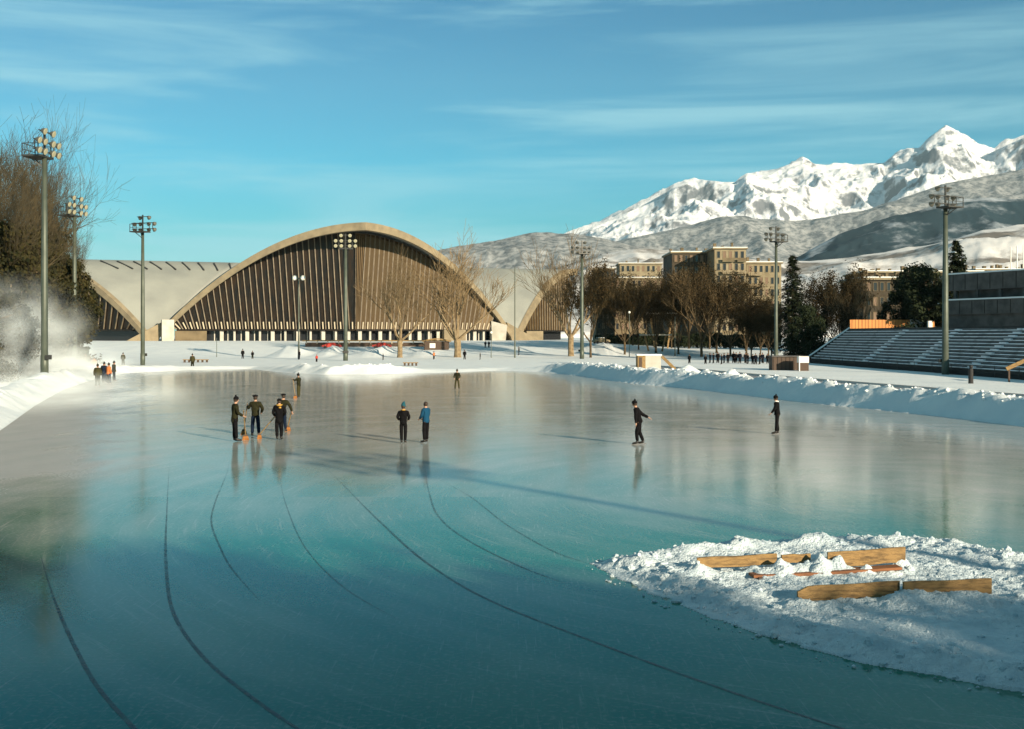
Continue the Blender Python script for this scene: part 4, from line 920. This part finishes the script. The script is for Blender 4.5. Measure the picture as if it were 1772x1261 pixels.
tree_px(PC, BD, 1022,618,440,216,2.0,'thin dark tree just right of the mast with a few dry leaves',group='dark promenade trees',protoH=hgt(PC),wide=0.8)
gB = 'dark promenade trees'
for px, top, Y, pr, rz, wd_, lab in [(1081,452,228,PD,0.5,0.9,'brown-twigged tree before the pale distant apartment block'),
    (1135,470,236,PC,1.5,1.0,'bushy brown tree above the pavilion canopies'),
    (1174,465,232,PD,2.7,0.95,'dark tree with a forked pale trunk before the left wall of the tower block'),
    (1214,450,222,PC,3.4,1.0,'tree with a pale Y-shaped trunk before the tower block'),
    (1264,455,224,PD,4.2,0.9,'tree before the cream balconies of the tower block'),
    (1105,500,245,PC,5.0,0.9,'low brown tree far behind the lamp post'),
    (1048,480,250,PD,0.9,0.9,'dim brown tree before the narrow dark block'),
    (1292,500,228,PC,2.9,1.0,'bare-limbed brown tree before the cream front wing'),(1330,505,226,PD,1.9,0.9,'bushy brown tree left of the far mast'),(1240,490,240,PC,2.2,1.0,'dark lower tree between the two pale-trunked trees'),
    (1316,505,230,PD,5.3,0.9,'brown tree before the long low cream block'),
    (1192,446,262,PC,0.1,0.9,'dense brown tree at the foot of the tower block'),(1228,452,266,PD,1.1,0.8,'dense dark tree touching the roof of the tower wing'),(1162,500,258,PD,2.1,0.9,'dark tree left of the tower wing, second row'),(1095,478,262,PD,3.9,0.8,'dark second-row tree under the pale far block'),(1290,520,250,PC,0.6,0.8,'second-row dark tree under the low cream block')]:
    tree_px(pr, BD if rz != 3.4 else BM, px,612,top,Y,rz,lab,group=gB,protoH=hgt(pr),wide=wd_)
gC = 'brown-leaved trees behind the grandstand corner'
for px, top, Y, pr, rz, lab in [(1425,458,205,PD,0.3,'dry-leaved tree just right of the dark fir'),(1452,450,200,PC,1.3,'dry-leaved tree behind the grandstand corner'),(1478,462,195,PB,2.0,'pale leaning bare tree at the left end of the orange parapet'),(1405,520,195,PC,2.3,'low dark tree left of the grandstand end wall'),(1440,515,190,PD,4.0,'low bushy tree hugging the grandstand end wall'),(1300,530,215,PC,4.4,'stubby dark tree before the low cream block'),(1335,520,212,PD,3.3,'low dark tree beside the far mast')]:
    tree_px(pr, BM if pr is PB else BD, px,610,top,Y,rz,lab,group=gC,protoH=hgt(pr),wide=1.0)
# left grove: tall poplars with upswept twigs and dark conifers below
PP = bare_proto(5, H=24, trunk=5.0, limbs=8, spread=0.60, upb=0.35, maxl=5, kids=4, r=0.60, lean=0.80, tw=0.014)
PQ = bare_proto(8, H=24, trunk=4.0, limbs=8, spread=0.62, upb=0.32, maxl=5, kids=4, r=0.60, lean=0.90, tw=0.014)
gD = 'tall bare poplars at the left edge'
for px, top, Y, pr, rz, wd_, lab in [(-30,170,118,PP,0,1.0,'poplar cut by the left edge of the photo, tallest'),(15,165,148,PQ,1.2,0.65,'poplar rising just left of the nearest mast'),(62,222,152,PP,2.4,0.62,'poplar between the two left masts'),
    (98,310,160,PQ,3.6,0.42,'poplar crown behind the second left mast'),(8,260,112,PQ,4.6,0.8,'lower poplar with pale arching limbs at the left edge'),(122,365,168,PP,0.7,0.5,'small round bare crown at the right of the grove'),(38,185,150,PQ,5.2,0.65,'dense poplar directly behind the nearest mast'),(84,240,158,PP,1.9,0.58,'poplar touching the second left mast from behind'),(-10,200,128,PQ,3.1,0.8,'poplar whose crown fills the upper left edge')]:
    tree_px(pr, (M['bark'],M['grove'],None), px,640,top,Y,rz,lab,name='poplar_tree',group=gD,protoH=hgt(pr),wide=wd_)
def conifer(seed, H, R, n, droop=0.35, drooptip=0.15, base=0.06, snow=0, card=0.42):
    rng = random.Random(seed); tk, lf, sn = MB(), MB(), MB()
    tk.tube([Vector((0,0,-0.4)),Vector((0,0,H*0.5)),Vector((0,0,H*0.97))],[H*0.022,H*0.013,0.03],8,False)
    for i in range(n):
        t = base+(1-base)*(i/n)**0.85; z = H*t; rad = R*(1-t)**0.75*rng.uniform(0.6,1.12)+0.15; a = rng.uniform(0,2*math.pi)
        d = Vector((math.cos(a),math.sin(a),0)); tip = Vector((0,0,z))+d*rad+Vector((0,0,-rad*droop*rng.uniform(0.6,1.4)))
        tk.tube([Vector((0,0,z)), tip],[0.05*(1-t)+0.015,0.012],3,False)
        m = max(3, int(rad/0.34))
        for k in range(m):
            q = Vector((0,0,z)).lerp(tip, (k+0.7)/m)
            for e in range(7):
                c = q+Vector((rng.gauss(0,.22),rng.gauss(0,.22),rng.gauss(0,.10)-0.08)); s = rng.uniform(0.7,1.4)*card; u = (d+Vector((rng.uniform(-.9,.9),rng.uniform(-.9,.9),rng.uniform(-.7,.2)))).normalized(); v = u.cross(Vector((rng.uniform(-.3,.3),rng.uniform(-.3,.3),1))).normalized()
                lf.tri(c-v*s*0.42, c+v*s*0.42, c+u*s)
            if snow and rng.random() < snow:
                c = q+Vector((0,0,0.12)); s = 0.22; sn.ball(c, s, 6, 4, (1.3,1.3,0.35))
    return tk.me('trunk'), lf.me('crown'), (sn.me('snow_clumps') if sn.v else None)
CA = conifer(2, 20, 4.6, 300, snow=0.03); CB = conifer(9, 20, 7.0, 330, 0.12, base=0.03, snow=0.04, card=0.5)
def mass(seed, H, R, n=19000):
    rng = random.Random(seed); tk, lf = MB(), MB(); tk.tube([Vector((0,0,-0.4)),Vector((0,0,H*0.45)),Vector((0.1,0,H*0.9))],[0.4,0.28,0.05],8,False); cl = []
    for i in range(85):
        z = H*rng.uniform(0.06,0.95); k = math.sin(math.pi*min(1,(z/H*0.86+0.14)))**0.6; a = rng.uniform(0,6.28); q = R*k*rng.uniform(0.2,0.95); c = Vector((math.cos(a)*q, math.sin(a)*q, z)); cl.append((c, rng.uniform(0.9,2.1)))
        tk.tube([Vector((0,0,max(0.5,z-1.5))), c],[0.10,0.03],4,False)
    for i in range(n):
        c0, r0 = cl[i % len(cl)]; d = Vector((rng.gauss(0,1),rng.gauss(0,1),rng.gauss(0,0.8))).normalized()*r0*rng.uniform(0.5,1.15); c = c0+d; s = rng.uniform(0.14,0.36); u = (d.normalized()+Vector((rng.gauss(0,.7),rng.gauss(0,.7),rng.gauss(0,.7)))).normalized(); v = u.orthogonal().normalized(); w_ = u.cross(v)
        lf.quad(c-v*s, c+w_*s*0.6, c+v*s, c-w_*s*0.6)
    return tk.me('trunk'), lf.me('crown'), None
CD = mass(17, 16, 6.0); CE = mass(29, 16, 6.5, 21000)
def con_px(pr, H, px, top, Y, rz, label, mt='needle', wide=1.0, name='fir_tree', group=None):
    x, y = world_on(px, Y); z = g1(x, y); s = (at(px, top, Y)[2]-z)/H
    o = place(name, pr, (M['bark_dark'], M[mt], M['snow']), x, y, z, s, rz, label, 'tree', group, s*wide)
    for ch in o.children:
        if ch.name.startswith('foliage'): ch.name = 'snow_clumps'
con_px(CA,20,1372,441,188,0,'dark pointed fir beside the far mast')
con_px(CB,20,1655,415,172,1,'tall layered cedar with snowy boughs behind the grandstand mast',wide=0.75,name='cedar_tree')
con_px(CE,16,1600,462,178,2,'broad black cedar behind the sloping white parapet end',wide=1.0,name='cedar_tree')
con_px(CE,16,1655,470,182,3.3,'black evergreen mass directly behind the grandstand mast',wide=0.8,name='evergreen_tree')
con_px(CD,16,1562,478,190,4,'smaller dark cedar before the brown house',wide=0.7,name='cedar_tree')
con_px(CD,16,1395,530,182,4,'low dark evergreen between the fir and the grandstand end',wide=0.9,name='evergreen_tree')
gE = 'dark evergreens under the poplars'
for px, top, Y, rz, wd_, lab in [(20,395,125,0,1.0,'dark evergreen at the left edge behind the mist'),(70,420,140,1,1.0,'dark evergreen behind the nearest mast'),(92,400,152,2,0.8,'evergreen behind the second left mast'),(-20,380,112,4,1,'evergreen cut by the left photo edge'),(105,470,170,5,0.6,'narrow evergreen left of the dark left vault glass'),(-15,470,104,1.5,1.0,'low evergreen at the frame edge near the mist'),(45,480,118,2.5,1.0,'low evergreen shrouded in mist'),(100,505,165,0.5,0.7,'low evergreen beside the pale tree trunk')]:
    con_px(CD,16,px,top,Y,rz,lab,'conifer',wd_,'evergreen_tree',gE)
tree_px(PA, (M['bark'],M['twig'],None), 112,640,430,143,3.0,'short tree with an orange-lit pale trunk between the left masts',name='pale_trunk_tree',protoH=hgt(PA),wide=0.6)
for px, py, Y, r, lab in [(152,590,165,1.6,'snowy clipped shrub near the second left mast'),(135,600,150,1.3,'low brown shrub in the mist')]:
    x, y, z = at(px, py, Y); z = g1(x, y); o = empty('shrub', (x,y,z)); tag(o, lab, 'shrub'); rng = random.Random(px); b = MB(); st = MB()
    for i in range(500):
        c = Vector((rng.gauss(0,.5),rng.gauss(0,.5),abs(rng.gauss(0,.35))))*r; s = rng.uniform(.08,.2); u = Vector((rng.gauss(0,1),rng.gauss(0,1),rng.gauss(0,1))).normalized(); v = u.orthogonal(); b.tri(c-v*s,c+v*s,c+u*s*1.4)
    b.build('foliage', M['brownleaf'], o)
    for k in range(6): a = k; st.tube([Vector((0,0,-0.1)),Vector((math.cos(a)*.5*r,math.sin(a)*.5*r,.7*r))],[.04,.015],4,False)
    st.build('stem', M['bark_dark'], o)

# ------------------------------------------------------------------ apartment blocks
def block(name, label, px0, px1, top, Y, depth, wall, side, rows, cols, rz=0.0, base=None, balc=(), chim=4, side_cols=4, snowroof=True):
    x0, y0 = world_on(px0, Y); x1, _ = world_on(px1, Y); wd_ = x1-x0; zb = g1(x0, Y) if base is None else base; H = at(px0, top, Y)[2]-zb
    o = empty(name, (x0,Y,zb), rz); tag(o, label, 'building', 'apartment houses beyond the promenade')
    b = MB(); b.box(0.3,wd_,0,depth,-1,H); b.build('wall', M[wall], o)
    b = MB(); b.box(0,0.298,-0.02,depth,-1,H); b.build('side_wall', M[side], o)
    b = MB(); b.box(-0.5,wd_+0.5,-0.5,depth+0.5,H+0.002,H+0.45); rf = b.build('roof', M['concrete'], o)
    if snowroof: b = MB(); b.box(-0.4,wd_+0.4,-0.35,depth+0.4,H+0.453,H+0.65); b.build('roof_snow', M['snow'], rf)
    for k in range(chim):
        rr_ = random.Random(k+int(px0)); cx = wd_*(k+0.5)/chim+rr_.uniform(-1,1); cw_ = rr_.uniform(0.25,0.5); ch_ = rr_.uniform(0.8,2.0); b = MB(); b.box(cx-cw_,cx+cw_,depth*0.4,depth*0.4+1,H+0.46,H+0.46+ch_); b.box(cx-cw_*1.15,cx+cw_*1.15,depth*0.4-0.1,depth*0.4+1.1,H+0.462+ch_,H+0.6+ch_); b.build('chimney', M['tan'], rf)
    sh = H/rows; cw = (wd_-0.6)/cols
    for i in range(rows):
        for j in range(cols):
            xa = 0.45+j*cw+cw*0.22; xb = 0.45+j*cw+cw*0.70; za = i*sh+sh*0.28; zb_ = i*sh+sh*0.82
            f = MB(); t = 0.10
            f.box(xa-t,xb+t,-0.10,-0.002,zb_,zb_+t); f.box(xa-t*1.6,xb+t*1.6,-0.18,-0.002,za-t,za); f.box(xa-t,xa,-0.10,-0.002,za,zb_); f.box(xb,xb+t,-0.10,-0.002,za,zb_)
            wn = f.build('window', M['tan'] if wall in ('brown_wall','wall_dark') else M['concrete'], o); p = MB(); p.box(xa,xb,-0.03,-0.005,za,zb_); p.build('pane', M['pane'] if random.Random(i*31+j*7+int(px0)).random() < 0.6 else M['shutter'], wn)
    for i in range(1, rows):
        for (ja, jb) in balc:
            b = MB(); b.box(0.45+ja*cw,0.45+jb*cw,-1.3,-0.02,i*sh-0.15,i*sh); bl = b.build('balcony', M['cream'], o)
            r_ = MB(); r_.box(0.45+ja*cw,0.45+jb*cw,-1.35,-1.3,i*sh+0.02,i*sh+0.95); r_.build('balustrade', M['tan'] if i%2 else M['concrete'], bl)
    return o
block('apartment_block','tall tower block, shade-brown left wing with a cream balconied front, highest roof', 1163,1238,438,345,20,'brown_wall','brown_wall',8,8)  # the left wing's shade is put into its dark brown wall colour
block('apartment_block','cream front wing of the tower block with stacked balconies', 1236,1291,431,333,20,'cream','tan',8,5,balc=((1,3),(3.5,5)),chim=3)
block('apartment_block','lower cream block with tall windows right of the tower block', 1291,1352,456,341,16,'cream','tan',7,6,balc=((0,2.5),),chim=3)
block('apartment_block','narrow dark block with a snow rim left of the pale apartments', 1031,1064,466,400,16,'brown_wall','tan',7,4,chim=1)
block('apartment_block','pale distant apartment block seen through tree tops', 1062,1150,482,430,14,'tan','tan',6,9,chim=5)
block('apartment_block','far cream block with its roof just above the tree tops', 1072,1145,457,480,14,'cream','tan',8,8,chim=3)
block('apartment_block','long brown house behind the orange parapet with a snowy roof', 1494,1580,484,235,16,'brown_wall','brown_wall',5,7,chim=6)
block('apartment_block','low dark house behind the brown trees at the left of the tower', 1128,1176,505,380,14,'brown_wall','tan',4,5,chim=2)
block('apartment_block','snow-roofed house row with many chimneys behind the cedars', 1500,1700,472,300,20,'brown_wall','brown_wall',5,10,chim=12)
block('apartment_block','far snow-roofed row with chimneys above the dark stadium block', 1690,1800,468,330,20,'wall_dark','wall_dark',5,6,chim=9)
# town of small snowy-roofed houses at the mountain foot would be hidden; low hedge closes the promenade
for px0, px1, Y, h, lab in [(1030,1340,270,5.0,'long tall dark hedge behind the promenade trees'),(-60,150,172,3.0,'dark hedge behind the left bank')]:
    x0 = (px0-CX)/F*Y; x1 = (px1-CX)/F*Y; z = g1((x0+x1)/2, Y); o = empty('hedge', (x0,Y,z)); tag(o, lab, 'hedge'); rng = random.Random(px1+9); b = MB()
    for i in range(14000):
        c = Vector((rng.uniform(0,x1-x0), rng.gauss(0,.5), rng.uniform(0,1)**0.8*h*(0.8+0.25*mn.noise(Vector((i*0.0,0,0)))))); c.z *= 0.8+0.3*mn.noise(Vector((c.x*0.3,0,1))); s = rng.uniform(.12,.34)
        u = Vector((rng.gauss(0,1),rng.gauss(0,1),rng.gauss(0,1))).normalized(); v = u.orthogonal(); b.tri(c-v*s,c+v*s,c+u*s*1.2)
    b.build('foliage', M['needle'], o)
    st = MB()
    for k in range(20): xk = (x1-x0)*(k+.5)/20; st.tube([Vector((xk,0,-.3)),Vector((xk,0,h*.7))],[.08,.03],4,False)
    st.build('stem', M['bark_dark'], o)

# ------------------------------------------------------------------ unseen grandstand and evergreen row, added to shade the near bend
SHT = (19.0, 0.12)
bs = empty('shade_grandstand', (0,-14,0), 0); tag(bs, 'covered grandstand added unseen behind the camera to shade the near bend', 'grandstand')
for k in range(5): b = MB(); b.box(-40,30,-3+k*1.6,-1.41+k*1.6,-0.2,3.4-k*0.7); b.build('terrace_step', M['stand_dark'], bs)
b = MB(); b.box(-40,30,-4.5,-3,-0.2,6.6); b.build('back_wall', M['wall_dark'], bs)
b = MB(); b.box(-40.2,30.2,-4.8,1.5,6.603,7.0); b.build('roof', M['wall_dark'], bs)
for k in range(8): b = MB(); b.box(-39.8+k*9.8,-39.3+k*9.8,0.8,1.3,-0.2,6.6); b.build('column', M['wall_dark'], bs)
rng = random.Random(77)
for k in range(24):  # evergreens added out of view to cast a broken-edged shade
    xx = -40+k*4.4+rng.uniform(-1.5,1.5); hh_ = 18.9-0.066*xx+rng.uniform(-0.6,0.6)
    pr = CD if k % 2 else CE
    place('evergreen_tree', pr, (M['bark_dark'],M['conifer'],None), xx, -27+rng.uniform(-2,2), 0, hh_/16, rng.uniform(0,6), 'evergreen added out of view behind the camera to shade the near bend', 'tree', 'evergreens added in an unseen row for the foreground shade', 1.0)

# ------------------------------------------------------------------ mountains
def range_mesh(name, sil, D0, D1, D2, m, amp, fs, seed, foot=0.0, nu=420, nv=150, power=1.4, ridg=1.0, crest=0.25):
    px = np.linspace(sil[0][0], sil[-1][0], nu); sy = np.interp(px, [s[0] for s in sil], [s[1] for s in sil])
    v = np.concatenate([np.linspace(0,1,int(nv*0.72)), 1+np.linspace(0,1,int(nv*0.28))[1:]])
    PX, V = np.meshgrid(px, v); SY = np.broadcast_to(sy, PX.shape)
    Y = np.where(V <= 1, D0+(D1-D0)*V, D1+(D2-D1)*(V-1)); X = (PX-CX)/F*Y
    zc = CH+(HZ-SY)*D1/F
    up = np.where(V <= 1, V**power, 1-(V-1)**1.1)
    n = vnoise(X*fs, Y*fs, seed, 7, 0.52, ridged=True)-0.55
    n += 0.5*(vnoise(X*fs*0.45+PX*0.0, Y*fs*0.45, seed+5, 3, 0.5, ridged=True)-0.5)
    env = np.where(V <= 1, np.sin(np.clip(V,0,1)*math.pi*0.92)**0.8, 0.6)*(1-crest)+crest*np.clip(V*3,0,1)
    Z = foot+(zc-foot)*up+amp*n*env
    Z[0,:] = foot-80
    # keep the ridge line itself as the sky line
    k = np.exp(-((V-1)/0.035)**2); Z = Z*(1-k*0.75)+(zc+amp*n*0.10)*k*0.75
    lim = CH+(HZ-SY)*Y/F; Z = np.where(V < 0.97, np.minimum(Z, lim+0.02*0), Z)
    return struct(link(name, grid_mesh(name, np.stack([X, Y, Z], -1)), m, smooth=True))
def mtn_mat(name, snow, dark, thr, slope, scale, n_amt=0.5, rough=0.9, fine=None):
    m = bpy.data.materials.new(name); m.use_nodes = True; nt = m.node_tree; N = nt.nodes; L = nt.links; b = N['Principled BSDF']; b.inputs['Roughness'].default_value = rough; b.inputs['Specular IOR Level'].default_value = 0.1
    tc = N.new('ShaderNodeTexCoord'); nz = N.new('ShaderNodeTexNoise'); nz.inputs['Scale'].default_value = scale; nz.inputs['Detail'].default_value = 12; nz.inputs['Roughness'].default_value = 0.65; L.new(tc.outputs['Object'], nz.inputs['Vector'])
    ge = N.new('ShaderNodeNewGeometry'); sp = N.new('ShaderNodeSeparateXYZ'); L.new(ge.outputs['Normal'], sp.inputs[0])
    a = N.new('ShaderNodeMath'); a.operation = 'MULTIPLY_ADD'; L.new(nz.outputs['Fac'], a.inputs[0]); a.inputs[1].default_value = n_amt; 
    s2 = N.new('ShaderNodeMath'); s2.operation = 'MULTIPLY'; L.new(sp.outputs[2], s2.inputs[0]); s2.inputs[1].default_value = slope; L.new(s2.outputs[0], a.inputs[2])
    mr = N.new('ShaderNodeMapRange'); mr.interpolation_type = 'SMOOTHSTEP'; L.new(a.outputs[0], mr.inputs[0]); mr.inputs[1].default_value = thr[0]; mr.inputs[2].default_value = thr[1]
    mx = N.new('ShaderNodeMix'); mx.data_type = 'RGBA'; L.new(mr.outputs[0], mx.inputs[0]); mx.inputs[6].default_value = (*dark,1); mx.inputs[7].default_value = (*snow,1); L.new(mx.outputs[2], b.inputs['Base Color'])
    bp = N.new('ShaderNodeBump'); bp.inputs['Strength'].default_value = 0.6; bp.inputs['Distance'].default_value = fine or 30; L.new(nz.outputs['Fac'], bp.inputs['Height']); L.new(bp.outputs[0], b.inputs['Normal'])
    return m
MM = mtn_mat('alpine_snow', (0.80,0.82,0.85), (0.17,0.18,0.20), (0.66,0.80), 0.55, 0.0045, 0.80, fine=70)
MF = mtn_mat('snowy_forest', (0.38,0.39,0.39), (0.15,0.165,0.175), (0.38,0.62), 0.0, 0.03, 1.0, fine=8)
MG = mtn_mat('dark_forest_slopes', (0.42,0.46,0.50), (0.022,0.045,0.06), (0.50,0.64), 0.0, 0.0028, 1.0, fine=12)
MH = mtn_mat('snowy_fields', (0.72,0.71,0.70), (0.20,0.18,0.16), (0.40,0.56), 0.0, 0.006, 1.0, fine=6)
main = [(640,470),(760,446),(880,428),(960,415),(1010,400),(1060,379),(1100,361),(1150,341),(1165,326),(1185,315),(1215,311),(1240,313),(1272,319),(1292,304),(1320,301),(1350,294),(1375,288),(1390,283),(1408,292),(1430,294),(1470,290),(1500,286),(1530,283),(1548,268),(1570,257),(1590,258),(1605,245),(1620,237),(1636,232),(1652,240),(1675,250),(1700,261),(1720,268),(1742,252),(1772,238),(1850,205),(1950,212),(2100,250),(2400,330)]
range_mesh('snowy_mountain_range', main, 7200, 12000, 15000, MM, 900, 1/1500, 3, nu=900, nv=330, power=0.95, crest=0.12)
range_mesh('forested_mountain_shoulder', [(800,560),(880,475),(960,440),(1040,425),(1090,412),(1180,392),(1250,376),(1290,380),(1400,382),(1500,364),(1560,345),(1640,318),(1772,296),(1900,285),(2200,330)], 5000, 7000, 8500, MF, 260, 1/900, 8, nu=420, nv=140, power=1.0, crest=0.1)
range_mesh('wooded_left_hill', [(480,600),(560,500),(700,448),(760,438),(830,427),(880,416),(930,408),(985,407),(1040,416),(1100,428),(1200,440),(1350,450)], 3000, 4200, 5200, MF, 120, 1/500, 14, nu=300, nv=100, power=1.0, crest=0.1)
range_mesh('dark_forest_ridge', [(1250,560),(1330,466),(1395,436),(1450,407),(1530,383),(1600,366),(1650,352),(1700,346),(1772,350),(1900,330),(2200,360)], 3200, 4600, 5500, MG, 150, 1/600, 20, nu=300, nv=110, power=0.9, crest=0.12)
range_mesh('snowy_field_hill', [(820,600),(900,520),(960,466),(1040,440),(1100,431),(1160,434),(1250,442),(1330,452),(1400,452),(1480,446),(1580,432),(1650,415),(1700,402),(1772,392),(1900,385),(2200,400)], 1500, 2600, 3100, MH, 60, 1/260, 27, nu=320, nv=100, power=0.9, crest=0.15)

# ------------------------------------------------------------------ blown snow mist by the left bank, and valley haze
def vol_mat(name, dens, col, noise=None, aniso=-0.35):
    m = bpy.data.materials.new(name); m.use_nodes = True; nt = m.node_tree; N = nt.nodes; L = nt.links
    N.remove(N['Principled BSDF']); pv = N.new('ShaderNodeVolumePrincipled'); pv.inputs['Color'].default_value = (*col,1); pv.inputs['Density'].default_value = dens; pv.inputs['Anisotropy'].default_value = aniso
    L.new(pv.outputs[0], N['Material Output'].inputs['Volume'])
    if noise:
        tc = N.new('ShaderNodeTexCoord'); nz = N.new('ShaderNodeTexNoise'); nz.inputs['Scale'].default_value = noise; nz.inputs['Detail'].default_value = 3; L.new(tc.outputs['Object'], nz.inputs['Vector'])
        ln = N.new('ShaderNodeVectorMath'); ln.operation = 'LENGTH'; L.new(tc.outputs['Object'], ln.inputs[0])
        f = N.new('ShaderNodeMapRange'); f.interpolation_type = 'SMOOTHSTEP'; L.new(ln.outputs['Value'], f.inputs[0]); f.inputs[1].default_value = 0.25; f.inputs[2].default_value = 1.0; f.inputs[3].default_value = 1; f.inputs[4].default_value = 0
        r = N.new('ShaderNodeMapRange'); L.new(nz.outputs['Fac'], r.inputs[0]); r.inputs[1].default_value = 0.35; r.inputs[2].default_value = 0.68
        mu = N.new('ShaderNodeMath'); mu.operation = 'MULTIPLY'; L.new(f.outputs[0], mu.inputs[0]); L.new(r.outputs[0], mu.inputs[1])
        m2 = N.new('ShaderNodeMath'); m2.operation = 'MULTIPLY'; L.new(mu.outputs[0], m2.inputs[0]); m2.inputs[1].default_value = dens; L.new(m2.outputs[0], pv.inputs['Density'])
        m.cycles.volume_step_rate = 1.0
    return m
def mist(px, py, Y, size, dens, rot=0.0, ns=2.2):
    x, y, z = at(px, py, Y); b = MB(); b.ball((0,0,0),1,24,14); o = b.build('snow_mist', vol_mat('snow_mist', dens, (0.84,0.95,1.0), ns)); o.location = (x,y,z); o.scale = size; o.rotation_euler = (0,0,rot); struct(o, 'stuff')
mist(25,585,104,(8.0,10,6.6),0.15,0.3,2.6)
mist(95,640,112,(9,16,3.0),0.22,0.35,3.0)
mist(60,700,78,(13,26,2.4),0.11,0.25,3.0)
HAZE = 1.9e-5
hb = MB(); hb.box(-14500,14500,-3000,16000,-90,3600); hz = hb.build('haze', vol_mat('valley_haze', HAZE, (0.62,0.88,1.0), None, -0.1)); struct(hz, 'stuff')
